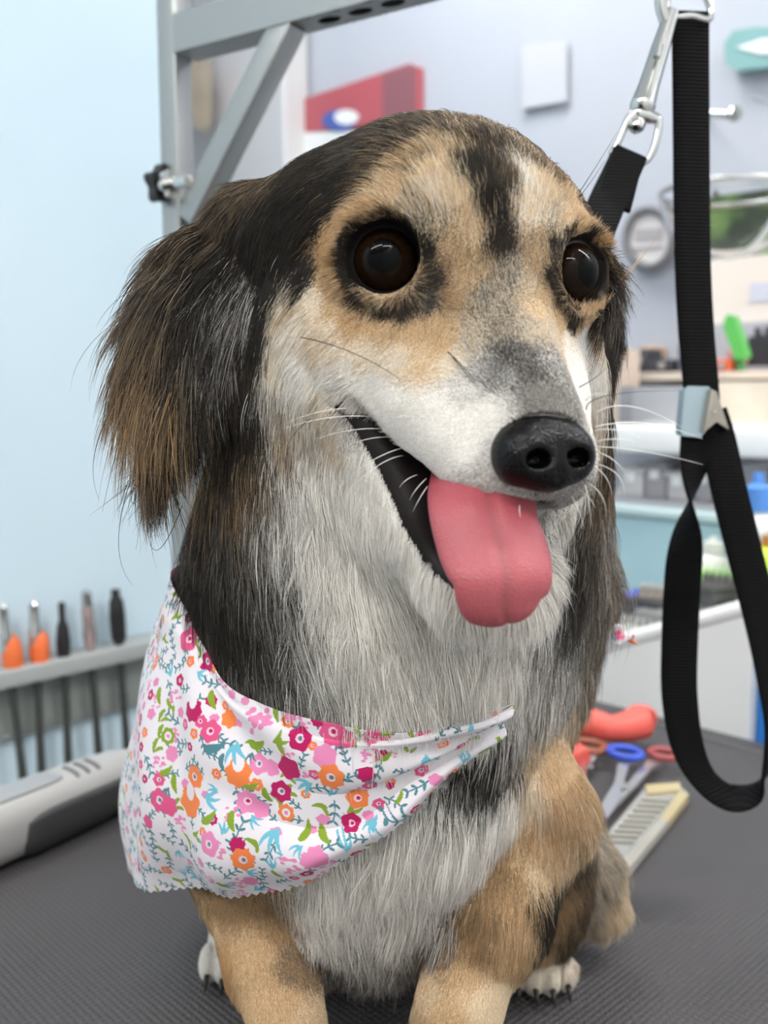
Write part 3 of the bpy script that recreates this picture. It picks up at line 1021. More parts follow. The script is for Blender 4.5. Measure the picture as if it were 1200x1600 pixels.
# ------------------------------------------------------------------ bandana
BROWS = [[(292, 850, .43), (262, 950, .44), (235, 1080, .45), (222, 1220, .455), (228, 1340, .46)],
         [(292, 872, .405), (247, 975, .405), (215, 1090, .41), (193, 1230, .415), (200, 1362, .42)],
         [(306, 930, .375), (270, 1020, .365), (237, 1130, .365), (222, 1260, .37), (222, 1380, .385)],
         [(335, 1000, .355), (305, 1080, .345), (280, 1180, .342), (270, 1290, .343), (280, 1394, .358)],
         [(385, 1060, .345), (370, 1130, .335), (355, 1210, .329), (350, 1300, .326), (370, 1400, .338)],
         [(470, 1092, .336), (460, 1160, .327), (450, 1230, .322), (440, 1310, .320), (470, 1380, .328)],
         [(590, 1106, .328), (570, 1165, .322), (560, 1215, .318), (555, 1270, .320), (565, 1315, .323)],
         [(690, 1104, .326), (675, 1130, .322), (665, 1155, .322), (655, 1185, .322), (655, 1225, .325)],
         [(775, 1085, .334), (767, 1092, .334), (758, 1102, .334), (750, 1112, .335), (745, 1124, .336)]]
G = np.array([[P(*c) for c in r] for r in BROWS])
NU, NV = 620, 400
Gv = np.stack([catmull(G[i], NV) for i in range(len(G))])               # 9 x NV
Gu = np.stack([catmull(Gv[:, j], NU) for j in range(NV)], 1)             # NU x NV
uu, vv = np.meshgrid(np.linspace(0, 1, NU), np.linspace(0, 1, NV), indexing='ij')
def cloth_normals(g):
    n = np.cross(np.gradient(g, axis=1), np.gradient(g, axis=0)); n /= np.linalg.norm(n, axis=2)[..., None] + 1e-12
    return n if n[..., 1].mean() < 0 else -n
small = Gu[::10, ::10].copy()
for it in range(5):
    f_ = fd.sample(small.reshape(-1, 3)).reshape(small.shape[:2]); g_ = fd.grad(small.reshape(-1, 3)).reshape(small.shape)
    push = np.clip(np.where(vv[::10, ::10] < .12, .0045, .0060) - f_, 0, .02); small += g_ * push[..., None]
    pd = np.pad(small, ((1, 1), (1, 1), (0, 0)), 'edge')
    sm = (pd[2:, 1:-1] + pd[:-2, 1:-1] + pd[1:-1, 2:] + pd[1:-1, :-2]) / 4
    small[1:-1, 1:-1] = small[1:-1, 1:-1] * .6 + sm[1:-1, 1:-1] * .4
dv = small - Gu[::10, ::10]
tv = np.stack([catmull(dv[i], NV) for i in range(dv.shape[0])]); dfull = np.stack([catmull(tv[:, j], NU) for j in range(NV)], 1)
Gu = Gu + dfull
n_ = cloth_normals(Gu)
bell = lambda x, c, w: np.exp(-((x - c) / w) ** 2)
fold = -.0075 * bell(vv, .66 - .10 * np.sin(uu * 5), .10) * np.clip((uu - .42) / .2, 0, 1) * np.clip((1 - uu) / .12, 0, 1)
fold += .0050 * bell(vv, .86, .11) * np.clip((uu - .30) / .25, 0, 1) * np.clip((1 - uu) / .1, 0, 1)
fold += .0035 * bell(uu - .12 * vv, .20, .05) - .0040 * bell(uu - .16 * vv, .275, .045) * vv
fold += .0016 * np.sin(uu * 34 + vv * 5) * bell(vv, .95, .3) + .0010 * np.sin(vv * 13 - uu * 22)
zig = (np.abs(((uu * 62) % 1) - .5) * 2) * .0016 * np.clip((vv - .97) / .03, 0, 1)
dn = np.gradient(Gu, axis=1); dn /= np.linalg.norm(dn, axis=2)[..., None] + 1e-12
Gu = Gu + n_ * fold[..., None] - dn * zig[..., None]
for it in range(3):
    q_ = Gu.reshape(-1, 3); f_ = fd.sample(q_); m_ = f_ < .0042
    q_[m_] += fd.grad(q_[m_]) * (.0042 - f_[m_])[:, None]; Gu = q_.reshape(Gu.shape)
BV = Gu.reshape(-1, 3); BN = cloth_normals(Gu).reshape(-1, 3)

PINK, MAG, LPK, ORG = (.74, .10, .25), (.50, .014, .12), (.78, .26, .47), (.88, .24, .07)
GRN, TEAL, BLU, WHT = (.25, .36, .035), (.085, .235, .27), (.17, .50, .62), (.80, .75, .78)
tone = np.tile(np.array(WHT), (len(BV), 1))
coarse = np.arange(len(BV)).reshape(NU, NV)[::6, ::6].ravel(); bx, by = to_px(BV[coarse])
rp = np.random.default_rng(3)
def local(px, py, rad, near=None):
    if near is None:
        d = (bx - px) ** 2 + (by - py) ** 2; near = coarse[np.argmin(d)]
    c = BV[near]; n = BN[near]
    ex = np.array([1, 0, 0.]) - n * n[0]; ex /= np.linalg.norm(ex); ey = np.cross(n, ex); ey = ey if ey[2] < 0 else -ey
    # keep to a window of the weave
    iu, iv = divmod(near, NV)
    R = rad * 1.4; du = int(R / .00017) + 6
    us = slice(max(0, iu - du), min(NU, iu + du)); vs_ = slice(max(0, iv - du), min(NV, iv + du))
    ids = np.arange(len(BV)).reshape(NU, NV)[us, vs_].ravel(); q = BV[ids] - c
    return ids, q @ ex, q @ ey
PX = .370 / 1500
def put(ids, m, c): tone[ids[m]] = c
def flower(px, py, r, c, kind=0, near=None, sq=1.0):
    R = r * PX; ids, x, y = local(px, py, R, near); a0 = rp.random() * 6.3; npet = rp.integers(5, 8)
    y = y / sq; th = np.arctan2(y, x); rr = np.hypot(x, y)
    put(ids, rr < R * (1.0 + .085 * np.cos(npet * th + a0) ), c)
    if kind == 0:
        put(ids, rr < R * .36, (.90, .62, .70)); put(ids, np.hypot(x - R * .05, y + R * .03) < R * .19, TEAL if rp.random() < .6 else MAG)
    if kind == 2: put(ids, rr < R * .52, WHT); put(ids, rr < R * .25, LPK)
    if kind == 3: put(ids, (np.hypot(x, (y + R * .7) / 1.3) < R * .45), WHT)
def dots(px, py, r, c, near=None):
    for k in range(15):
        a, q = rp.random() * 6.3, r * math.sqrt(rp.random()); R = r * .17 * PX * rp.uniform(.7, 1.2)
        ids, x, y = local(px, py, r * PX, near)
        put(ids, ((x - q * PX * math.cos(a)) / (R * 1.5)) ** 2 + ((y - q * PX * math.sin(a)) / R) ** 2 < 1, c)
def leaf(px, py, ang, ln, c, near=None, fat=.30, ox=0, oy=0):
    L = ln * PX / 2; ids, x, y = local(px, py, L + math.hypot(ox, oy), near); a = math.radians(ang)
    x = x - ox; y = y - oy
    u = x * math.cos(a) + y * math.sin(a); v = -x * math.sin(a) + y * math.cos(a) + .25 * u * u / L
    put(ids, np.abs(v) < L * fat * 1.2 * np.sqrt(np.clip(1 - (u / L) ** 2, 0, 1)) * (1 - .35 * u / L), c)
def sprig(px, py, ang, ln, c, near=None, n=3):
    L = ln * PX; ids, x, y = local(px, py, L, near); a = math.radians(ang)
    u = x * math.cos(a) + y * math.sin(a); v = -x * math.sin(a) + y * math.cos(a) - .2 * u * u / L
    put(ids, (np.abs(v) < 1.2 * PX) & (np.abs(u) < L * .75), c)
    for k in range(n):
        for sd in (-1, 1):
            s0 = (-.5 + 1.1 * k / max(1, n - 1)) * L; al = math.radians(sd * 48)
            cx = s0 + .20 * L * math.cos(al); cy = .25 * L * math.sin(al) + .2 * s0 * s0 / L
            u2 = (u - cx) * math.cos(al) + (v + .2 * u * u / L - cy) * math.sin(al); v2 = -(u - cx) * math.sin(al) + (v + .2 * u * u / L - cy) * math.cos(al)
            put(ids, (u2 / (.21 * L)) ** 2 + (v2 / (.085 * L)) ** 2 < 1, c)
def fan(px, py, ang, ln, c, near=None):
    for d in (-32, 0, 32):
        a = math.radians(ang + d)
        leaf(px, py, ang + d, ln, c, near, .17, ln * PX * .5 * math.cos(a), ln * PX * .5 * math.sin(a))
# fine sprigs first, then the larger printed flowers over them
picks = []
order = rp.permutation(len(coarse))
for k in order:
    p = BV[coarse[k]]
    if all(np.dot(p - q, p - q) > .0054 ** 2 for q in picks):
        picks.append(p); near = coarse[k]; t_ = rp.random(); an = rp.uniform(0, 360)
        if t_ < .42: sprig(0, 0, an, rp.uniform(17, 24), TEAL, near)
        elif t_ < .55: leaf(0, 0, an, 24, GRN, near, .24); leaf(0, 0, an + 50, 20, GRN, near, .24, 8 * PX, 6 * PX)
        elif t_ < .64: fan(0, 0, an, 20, BLU, near)
        elif t_ < .72: dots(0, 0, 13, LPK, near)
        elif t_ < .82: flower(0, 0, rp.uniform(7, 11), LPK, 1, near, .8)
        elif t_ < .92: flower(0, 0, rp.uniform(7, 12), MAG if rp.random() < .5 else PINK, 0, near, .9)
        else: flower(0, 0, rp.uniform(7, 11), ORG, 0, near, .9)
for s in '''f 297 997 19 P 0;f 325 1035 15 M 0;f 245 1035 14 O 0;f 263 937 10 P 0;d 275 1087 14 L;f 302 1112 17 M 3;f 328 1142 16 P 0;f 262 1150 13 G 2;f 362 1122 14 O 1;d 405 1125 22 L;f 457 1117 10 L 1
f 467 1156 17 M 0;f 520 1143 20 P 0;f 540 1152 13 P 1;f 595 1120 16 P 1;f 655 1125 10 P 1;f 497 1117 9 M 1;f 505 1180 17 L 1;f 408 1192 15 L 0;f 428 1198 12 L 1;f 455 1199 18 M 1;f 307 1212 17 O 0;f 369 1208 20 O 3;f 520 1215 19 O 0
f 440 1237 16 M 0;f 390 1252 17 L 0;f 410 1262 13 L 1;f 445 1269 13 O 2;f 300 1252 23 O 3;f 250 1248 18 P 0;f 262 1262 15 P 1;f 562 1247 16 O 0;f 552 1291 14 M 0;f 325 1315 18 L 0;f 372 1320 12 M 1;f 382 1342 18 O 0;f 500 1342 16 L 1;f 482 1345 12 L 1
d 450 1350 16 L;f 267 1177 12 L 1;f 390 1375 12 L 1;f 220 1350 13 M 0;f 204 1342 9 O 1;f 232 1285 11 P 1;f 575 1210 12 M 1;f 610 1227 6 M 1;f 242 980 9 O 1;f 249 1000 9 M 1;f 228 1128 11 M 1;f 600 1180 10 M 1
l 330 1095 75 30 G;l 275 1225 80 30 G;l 260 1205 -30 28 G;l 330 1282 -30 34 G;l 360 1282 80 30 G;l 407 1165 -30 34 G;l 437 1167 70 28 G;l 395 1230 -20 24 G;l 413 1244 60 26 G;l 482 1300 -60 32 G;l 507 1310 65 32 G;l 625 1245 -60 22 G;l 612 1137 -30 22 G;l 637 1135 70 22 G;l 557 1125 80 28 G;l 430 1117 85 26 G;l 605 1182 -40 22 G;l 435 1365 30 22 G;l 348 1385 10 22 G;l 251 1090 85 28 G;l 320 995 -50 20 G
b 370 1160 90 32 B;b 318 1245 5 30 B;b 432 1295 115 34 B;b 485 1220 140 28 B;b 585 1280 120 24 B;b 312 1372 170 28 B;l 335 1172 -10 36 T;l 345 1192 90 24 T;b 262 1232 110 18 T;b 395 1178 95 16 T'''.replace('\n', ';').split(';'):
    q = s.split(); c = dict(P=PINK, M=MAG, L=LPK, O=ORG, G=GRN, B=BLU, T=TEAL)
    x, y = float(q[1]), float(q[2])
    if q[0] == 'f': flower(x, y, float(q[3]), c[q[4]], int(q[5]))
    elif q[0] == 'd': flower(x, y, float(q[3]) * 1.1, WHT, 1); dots(x, y, float(q[3]), c[q[4]])
    elif q[0] == 'l': leaf(x, y, float(q[3]), float(q[4]), c[q[5]])
    else: fan(x, y, float(q[3]), float(q[4]), c[q[5]])
mcl = NT('floral_cotton', .85, spec=.15)
a_ = mcl.n('ShaderNodeAttribute', attribute_name='print'); mcl.l(a_.outputs['Color'], mcl.b.inputs['Base Color'])
mcl.b.inputs['Sheen Weight'].default_value = .15
tr = mcl.n('ShaderNodeBsdfTranslucent'); ms = mcl.n('ShaderNodeMixShader'); ms.inputs[0].default_value = .18
mcl.l(a_.outputs['Color'], tr.inputs['Color']); mcl.l(mcl.b.outputs[0], ms.inputs[1]); mcl.l(tr.outputs[0], ms.inputs[2])
mcl.l(ms.outputs[0], mcl.t.nodes['Material Output'].inputs['Surface'])
mcl.bump(2600, .15, .0003)
BAND = empty('bandana', BV.mean(0), 'white cotton bandana printed with pink, orange and teal flowers round the dog\'s neck', 'bandana')
Fb = np.array(grid_faces(NU, NV))
def big_mesh(name, V_, F_, mat, parent, attr, colr):
    me = bpy.data.meshes.new(name); me.vertices.add(len(V_)); me.vertices.foreach_set('co', V_.astype(np.float32).ravel())
    me.loops.add(F_.size); me.polygons.add(len(F_)); me.loops.foreach_set('vertex_index', F_.ravel().astype(np.int32))
    me.polygons.foreach_set('loop_start', (np.arange(len(F_)) * 4).astype(np.int32)); me.update(calc_edges=True)
    c4 = np.ones((len(V_), 4), np.float32); c4[:, :3] = colr
    at = me.color_attributes.new(attr, 'FLOAT_COLOR', 'POINT'); at.data.foreach_set('color', c4.ravel())
    return link(name, me, mat, parent)
o = big_mesh('cloth', BV, Fb, mcl.m, BAND, 'print', tone)
sdm = o.modifiers.new('thickness', 'SOLIDIFY'); sdm.thickness = .0006; sdm.offset = 0
# the knotted end that shows behind the neck
kx = np.array([[P(a + 20, b, Y - .006) for a, b, Y in r] for r in (
    [(885, 985, .445), (890, 1000, .447), (895, 1018, .45)], [(905, 955, .452), (915, 980, .450), (920, 1010, .452)],
    [(930, 972, .458), (938, 988, .454), (945, 1006, .456)], [(962, 990, .462), (968, 998, .460), (975, 1004, .462)])])
kk = np.stack([catmull(kx[i], 24) for i in range(4)]); kk = np.stack([catmull(kk[:, j], 60) for j in range(24)], 1)
ku, kv = np.meshgrid(np.linspace(0, 1, 60), np.linspace(0, 1, 24), indexing='ij')
kk = kk + cloth_normals(kk) * (.0022 * np.sin(ku * 17 + kv * 9))[..., None]
kc = np.tile(np.array(WHT), (60 * 24, 1)); q = kk.reshape(-1, 3)
for c_ in (ORG, TEAL, MAG, BLU, MAG, ORG, TEAL, PINK, MAG):
    w_ = q[rp.integers(0, len(q))]; kc[np.linalg.norm(q - w_, axis=1) < rp.uniform(.002, .004)] = c_
o = big_mesh('knotted_end', q, np.array(grid_faces(60, 24)), mcl.m, BAND, 'print', kc)
sdm = o.modifiers.new('thickness', 'SOLIDIFY'); sdm.thickness = .0008
BC = BV[np.arange(len(BV)).reshape(NU, NV)[::12, ::12].ravel()]; BCN = BN[np.arange(len(BV)).reshape(NU, NV)[::12, ::12].ravel()]
vcol = vv[::12, ::12].ravel()
def under_cloth(c):
    out = np.ones(len(c))
    sel = np.where((c[:, 2] < 1.16) & (c[:, 1] < .47))[0]
    for i in range(0, len(sel), 8000):
        s_ = sel[i:i + 8000]; d = c[s_][:, None] - BC[None]; r2 = (d ** 2).sum(-1); j = r2.argmin(1)
        dd = c[s_] - BC[j]; hgt = (dd * BCN[j]).sum(1); lat = np.sqrt(np.maximum(r2[np.arange(len(s_)), j] - hgt ** 2, 0))
        out[s_] = np.where((hgt < .001) & (lat < .0045) & (vcol[j] > .07) & (np.sqrt(r2.min(1)) < .035), 0, 1)
    return out
# ------------------------------------------------------------------ the salon: directions of the table and room
E1 = np.array([.717, -.697, 0]); E2 = np.array([.697, .717, 0]); EZ = np.array([0, 0, 1.0])
def prism(c, hx, hy, hz, bev=0.0, ax=E1, ay=E2): return box(c, ax * hx, ay * hy, EZ * hz, bev)
WALL0 = np.array([-.205, 2.20, 0])
def wp(px, py, off=0.0): return PL(px, py, WALL0 - E2 * off, E2)
def wbox(x0, y0, x1, y1, off, dep, bev=0.0):
    """upright box whose front face spans the two photo corners at distance off from the far wall"""
    a = wp(x0, y0, off); b = wp(x1, y1, off); w_ = np.dot(b - a, E1); z0, z1 = sorted((a[2], b[2]))
    zt = wp((x0 + x1) / 2, y0, off)[2]; zb = wp((x0 + x1) / 2, y1, off)[2]
    c = a + E1 * w_ / 2 + E2 * dep / 2; c[2] = (zt + zb) / 2
    return box(c, E1 * abs(w_) / 2, E2 * dep / 2, EZ * abs(zt - zb) / 2, bev)
def struct(name, vf, mat, smooth=False): return tag(mesh_obj(name, vf[0], vf[1], mat, None, smooth), kind='structure')
def obj(name, vf, mat, parent=None, smooth=True):
    o = mesh_obj(name, vf[0], vf[1], mat, parent, smooth)
    if smooth:
        o.data.set_sharp_from_angle(angle=math.radians(38))
    return o
m_blue = NT('blue_wall_paint', .75, spec=.25).noise_color((.57, .71, .79), (.60, .73, .81), 3).bump(300, .05, .0005).m
m_lav = NT('grey_wall_paint', .8, spec=.2).noise_color((.46, .485, .545), (.49, .51, .565), 2).m
m_white = M('white_paint', .6, (.82, .82, .82)); m_ceil = M('ceiling_tile', .9, (.85, .85, .84))
m_floor = NT('floor_tile', .45, spec=.4).noise_color((.42, .39, .35), (.50, .47, .43), 6).m
struct('floor', box((0.1, .6, -.02), (3.2, 0, 0), (0, 3.2, 0), (0, 0, .02)), m_floor)
struct('ceiling', box((0.1, .6, 2.52), (3.2, 0, 0), (0, 3.2, 0), (0, 0, .02)), m_ceil)
LW0 = np.array([-.38, .95, 0])                                      # the blue wall runs along E2
lw_end = LW0 + E2 * .175
cen = lw_end - E2 * 1.5 - E1 * .05; cen[2] = 1.25
struct('wall_left', prism(cen, .05, 1.5, 1.25), m_blue)
cen = LW0 + E2 * .175 - E1 * .9 + E2 * .02; cen[2] = 1.25
struct('wall_side', prism(cen, .9, .02, 1.25), m_blue)
cen = WALL0 + E2 * .05 + E1 * .4; cen[2] = 1.25
struct('wall_back', prism(cen, 2.6, .05, 1.25), m_lav)
cen = WALL0 + E1 * 2.6 - E2 * 1.6; cen[2] = 1.25
struct('wall_right', prism(cen, .05, 1.7, 1.25), m_white)

m_tube = NT('lamp_tube', .4); m_tube.b.inputs['Emission Color'].default_value = (1, .985, .96, 1); m_tube.b.inputs['Emission Strength'].default_value = 6
lamps = ['long white ceiling light over the left side of the salon, behind the photographer', 'long white ceiling light straight above and behind the photographer',
         'long white ceiling light over the right side of the salon', 'long white ceiling light beyond the blue wall']
for ((bx_, by_), _), lb in zip(BATTENS, lamps):
    L0 = empty('ceiling_light', (bx_, by_, 2.50), lb, 'ceiling light', 'tube lights on the ceiling')
    obj('housing', box((bx_, by_, 2.485), (.08, 0, 0), (0, .64, 0), (0, 0, .015), .004), m_white, L0)
    obj('tube', tube([(bx_, by_ - .60, 2.458), (bx_, by_ + .60, 2.458)], .013, 16), m_tube.m, L0)

# ------------------------------------------------------------------ grooming table
def rubber():
    n = NT('ribbed_rubber', .62, spec=.45)
    tc = n.n('ShaderNodeTexCoord'); mp = n.n('ShaderNodeMapping'); mp.inputs['Rotation'].default_value = (0, 0, math.radians(-44)); mp.inputs['Scale'].default_value = (310, 310, 310)
    vo = n.n('ShaderNodeTexVoronoi'); vo.inputs['Scale'].default_value = 1; vo.inputs['Randomness'].default_value = .08
    n.l(tc.outputs['Object'], mp.inputs['Vector']); n.l(mp.outputs['Vector'], vo.inputs['Vector'])
    bp = n.n('ShaderNodeBump'); bp.inputs['Strength'].default_value = 1; bp.inputs['Distance'].default_value = .0016; bp.invert = True
    n.l(vo.outputs['Distance'], bp.inputs['Height']); n.l(bp.outputs['Normal'], n.b.inputs['Normal'])
    nz = n.n('ShaderNodeTexNoise'); nz.inputs['Scale'].default_value = 6; cr = n.n('ShaderNodeValToRGB')
    cr.color_ramp.elements[0].color = (.062, .058, .060, 1); cr.color_ramp.elements[1].color = (.088, .082, .083, 1)
    n.l(tc.outputs['Object'], nz.inputs['Vector']); n.l(nz.outputs['Fac'], cr.inputs['Fac']); n.l(cr.outputs['Color'], n.b.inputs['Base Color'])
    return n.m
m_rubber = rubber(); m_edge = M('dark_edge_trim', .5, (.055, .052, .055)); m_steel = NT('brushed_steel', .36, (.36, .365, .355), metal=.8).bump(60, .05, .0005).m
m_chrome = M('chrome', .12, (.60, .60, .58), metal=1.0)
corner = np.array([.105, .977, 0])
TAB = empty('grooming_table', corner + E1 * .31 - E2 * .475, 'black ribbed rubber-topped grooming table under the dog', 'table')
tc_ = corner + E1 * .31 - E2 * .475
c = tc_.copy(); c[2] = TABLE_Z - .004
obj('rubber_mat', prism(c, .285, .45, .004, .001), m_rubber, TAB)
c = tc_.copy(); c[2] = TABLE_Z - .019
obj('table_top', prism(c, .306, .471, .011, .002), m_edge, TAB)
for ax, ay, hx, hy in ((0, .462, .31, .0125), (0, -.462, .31, .0125), (.2975, 0, .0125, .4495), (-.2975, 0, .0125, .4495)):
    c = tc_ + E1 * ax + E2 * ay; c[2] = TABLE_Z - .0085
    obj('edge_trim', prism(c, hx, hy, .0105, .003), m_edge, TAB)
c = tc_.copy(); c[2] = .47
obj('pedestal', prism(c, .05, .05, .41, .006), m_steel, TAB)
c = tc_.copy(); c[2] = .03
obj('base', prism(c, .24, .36, .03, .01), m_steel, TAB)

# ------------------------------------------------------------------ grooming arm
A0 = P(286, 88, .70); adir = P(632, 0, .602) - A0; adir[2] = 0; adir /= np.linalg.norm(adir); aper = np.array([-adir[1], adir[0], 0])
post_c = A0 - adir * .008
ARM = empty('grooming_stand', (post_c[0], post_c[1], TABLE_Z), 'brushed steel post with overhead arm clamped at the left table edge behind the dog', 'grooming stand')
zb, zt = TABLE_Z - .05, 1.62
obj('post', box((post_c[0], post_c[1], (zb + zt) / 2), adir * .0085, aper * .0085, EZ * (zt - zb) / 2, .0015), m_steel, ARM)
ah = .0125; arm_l = .52; am = A0 + adir * arm_l / 2 + aper * .002; am[2] = A0[2] + ah
# hollow square arm with holes punched in its underside
bm = bmesh.new()
holes = [0.124 + .0236 * k for k in range(10)]
def ap(x, y, z): return A0 + adir * x + aper * (y + .002) + EZ * z
Va, Fa = [], []
def quad(a, b, c, d):
    o = len(Va); Va.extend([a, b, c, d]); Fa.append((o, o + 1, o + 2, o + 3))
hy_ = .0115
for s_, e_ in ((0, arm_l),):
    quad(ap(s_, -hy_, 0), ap(e_, -hy_, 0), ap(e_, -hy_, 2 * ah), ap(s_, -hy_, 2 * ah))
    quad(ap(e_, hy_, 0), ap(s_, hy_, 0), ap(s_, hy_, 2 * ah), ap(e_, hy_, 2 * ah))
    quad(ap(s_, -hy_, 2 * ah), ap(e_, -hy_, 2 * ah), ap(e_, hy_, 2 * ah), ap(s_, hy_, 2 * ah))
quad(ap(arm_l, -hy_, 0), ap(arm_l, hy_, 0), ap(arm_l, hy_, 2 * ah), ap(arm_l, -hy_, 2 * ah))
quad(ap(0, -hy_, 0), ap(0, -hy_, 2 * ah), ap(0, hy_, 2 * ah), ap(0, hy_, 0))
xs = 0
for hx in holes + [None]:
    x1 = (hx - .011) if hx else arm_l
    quad(ap(xs, -hy_, 0), ap(xs, hy_, 0), ap(x1, hy_, 0), ap(x1, -hy_, 0))
    if hx:
        o = len(Va); seg = 16; oc = []
        for j in range(seg):
            th = 2 * PI * j / seg + PI / seg; cx_, cy_ = math.cos(th), math.sin(th); k = 1 / max(abs(cx_), abs(cy_))
            Va.append(ap(hx + .0085 * cx_, .0050 * cy_, 0)); Va.append(ap(hx + .011 * cx_ * k, hy_ * cy_ * k, 0))
        for j in range(seg):
            a_, b_ = o + 2 * j, o + 2 * ((j + 1) % seg); Fa.append((a_, a_ + 1, b_ + 1, b_))
        xs = hx + .011
obj('arm', (Va, Fa), m_steel, ARM, smooth=False)
b0 = P(292, 345, .70); b1 = P(427, 48, .655)
b0 = post_c + adir * .012; b0[2] = P(292, 345, .70)[2]; b1 = A0 + adir * .095; b1[2] = A0[2] + .004
bd = (b1 - b0); L_ = np.linalg.norm(bd); bd /= L_; bq = np.cross(bd, aper)
obj('brace', box((b0 + b1) / 2, bd * L_ / 2, aper * .0085, bq * .0085, .0012), m_steel, ARM)
m_blk = M('black_plastic', .35, (.012, .012, .013)); kc_ = P(262, 288, .695)
scr = obj('clamp_screw', tube([kc_ + adir * .02, kc_ - adir * .004], .004, 12), m_chrome, ARM)
obj('washer', lathe([(.0, 0), (.0095, .0), (.0095, .003), (.006, .005), (.0, .005)], kc_ + adir * .003, -adir, 24), m_chrome, scr)
Vk, Fk = [], []
for sgn in (0, 1):
    for j in range(40):
        th = 2 * PI * j / 40; r = .0125 + .0022 * math.cos(5 * th)
        Vk.append(kc_ - adir * (.002 + .007 * sgn) + r * (math.cos(th) * EZ + math.sin(th) * aper))
Fk = [(j, (j + 1) % 40, 40 + (j + 1) % 40, 40 + j) for j in range(40)] + [tuple(range(40))[::-1], tuple(range(40, 80))]
obj('star_knob', (Vk, Fk), m_blk, scr, smooth=False)
obj('clamp', box((post_c[0], post_c[1], TABLE_Z - .018), adir * .022, aper * .022, EZ * .022, .003), m_steel, ARM)

# ------------------------------------------------------------------ leash
def webbing():
    n = NT('black_webbing', .75, (.0035, .0035, .004), spec=.12); tc = n.n('ShaderNodeTexCoord'); wv = n.n('ShaderNodeTexWave')
    wv.wave_type = 'BANDS'; wv.bands_direction = 'Z'; wv.inputs['Scale'].default_value = 170; wv.inputs['Distortion'].default_value = .3
    bp = n.n('ShaderNodeBump'); bp.inputs['Strength'].default_value = .8; bp.inputs['Distance'].default_value = .0007
    n.l(tc.outputs['Object'], wv.inputs['Vector']); n.l(wv.outputs['Fac'], bp.inputs['Height']); n.l(bp.outputs['Normal'], n.b.inputs['Normal'])
    return n.m
m_web = webbing(); YL = .51
LSH = empty('grooming_leash', P(1080, 0, YL), 'black nylon grooming loop with chrome snap hook hanging from the arm beside the dog', 'leash')
cx = [(1080, 18), (1079, 60), (1080, 200), (1081, 330), (1083, 430), (1088, 520), (1095, 600), (1098, 650)]
sp_ = catmull([P(x, y, YL) for x, y in cx], 90)
obj('strap', ribbon(sp_, (1, .12, 0), .0193, .0022), m_web, LSH)
lp = [(1094, 640, .51, 0), (1091, 690, .509, 0), (1083, 740, .508, 35), (1078, 790, .507, 78), (1073, 840, .506, 125), (1067, 900, .505, 155), (1062, 1000, .503, 172), (1062, 1090, .50, 180), (1076, 1170, .50, 198),
      (1108, 1225, .50, 225), (1150, 1246, .502, 245), (1190, 1222, .505, 235), (1213, 1140, .507, 212), (1203, 1040, .508, 196), (1185, 950, .509, 186), (1160, 850, .51, 180), (1140, 770, .51, 180), (1122, 690, .511, 180), (1108, 645, .5115, 180)]
pp = catmull([P(a, b, Y) for a, b, Y, _ in lp], 260); an = np.radians(catmull([[q[3]] for q in lp], 260)[:, 0])
W_ = np.stack([np.cos(an), np.sin(an), -.35 * np.exp(-((np.degrees(an) - 243) / 22) ** 2)], 1)
obj('loop', ribbon(pp, W_, .0190, .0020), m_web, LSH)
# strap slide: a folded metal plate with a wedge face
m_sl1 = M('satin_metal_slide', .3, (.42, .52, .56), metal=.6); m_sl2 = M('worn_brass_slide', .4, (.50, .45, .38), metal=.7)
def plate(pts, Y, th, dy=None):
    f_ = [P(a, b, Y + (dy[i] if dy else 0)) for i, (a, b) in enumerate(pts)]; b_ = [q + np.array([0, th, 0]) for q in f_]; n = len(pts)
    return f_ + b_, [tuple(range(n)), tuple(range(n, 2 * n))[::-1]] + [(i, n + i, n + (i + 1) % n, (i + 1) % n) for i in range(n)]
obj('slide_front', plate([(1076, 603), (1108, 604), (1112, 612), (1100, 676), (1096, 684), (1066, 681), (1064, 672), (1070, 608)], .5055, .010), m_sl1, LSH, False)
sls = obj('slide_side', plate([(1112, 608), (1120, 612), (1139, 671), (1120, 659), (1104, 672), (1100, 678)], .5005, .010, [0, .001, .006, .004, .001, 0]), m_sl2, LSH, False)
obj('rivet', lathe([(0, 0), (.0012, 0), (.0009, .0007), (0, .0009)], P(1117, 645, .500), (0, -1, 0), 10), m_sl2, sls)
# hanging ring and snap hook
rg = [P(*q) for q in ((1044, -60, .512), (1044, 10, .510), (1050, 30, .508), (1052, 22, .507), (1108, 22, .508), (1112, 30, .510), (1112, 8, .512), (1098, -30, .513), (1090, -60, .513), (1044, -60, .512))]
obj('hanging_ring', tube(catmull([P(1040, -70, .512), P(1042, -20, .511), P(1046, 24, .510), P(1080, 25, .510), P(1106, 30, .510), P(1110, 12, .511), P(1098, -20, .512), P(1085, -70, .512)], 60), .0021, 12), m_chrome, LSH)
top = A0 + adir * .0; ring_top = P(1062, -70, .512)
obj('hanging_cord', ribbon([ring_top + (0, 0, -.004), (ring_top[0], ring_top[1], A0[2] + .004)], (1, 0, 0), .016, .002), m_web, LSH)
h0, h1 = P(1046, 30, .502), P(1004, 165, .492)
hd = (h1 - h0) / np.linalg.norm(h1 - h0); hl = np.linalg.norm(h1 - h0)
snp = obj('snap_hook', lathe([(.0036, -.004), (.0040, .004), (.0046, .015), (.0048, hl * .55), (.0052, hl * .8), (.0060, hl * .97), (.0064, hl), (.0058, hl + .0025), (.004, hl + .004)], h0, hd, 20), m_chrome, LSH)
obj('hook_gate', tube(catmull([h0 + hd * .004, P(1033, 12, .500), P(1034, -15, .500), P(1050, -32, .502)], 24), .0030, 12), m_chrome, snp)
obj('thumb_latch', tube([P(1026, 90, .488), P(1031, 70, .490)], .0018, 10), m_chrome, snp)
sw = P(1000, 178, .491)
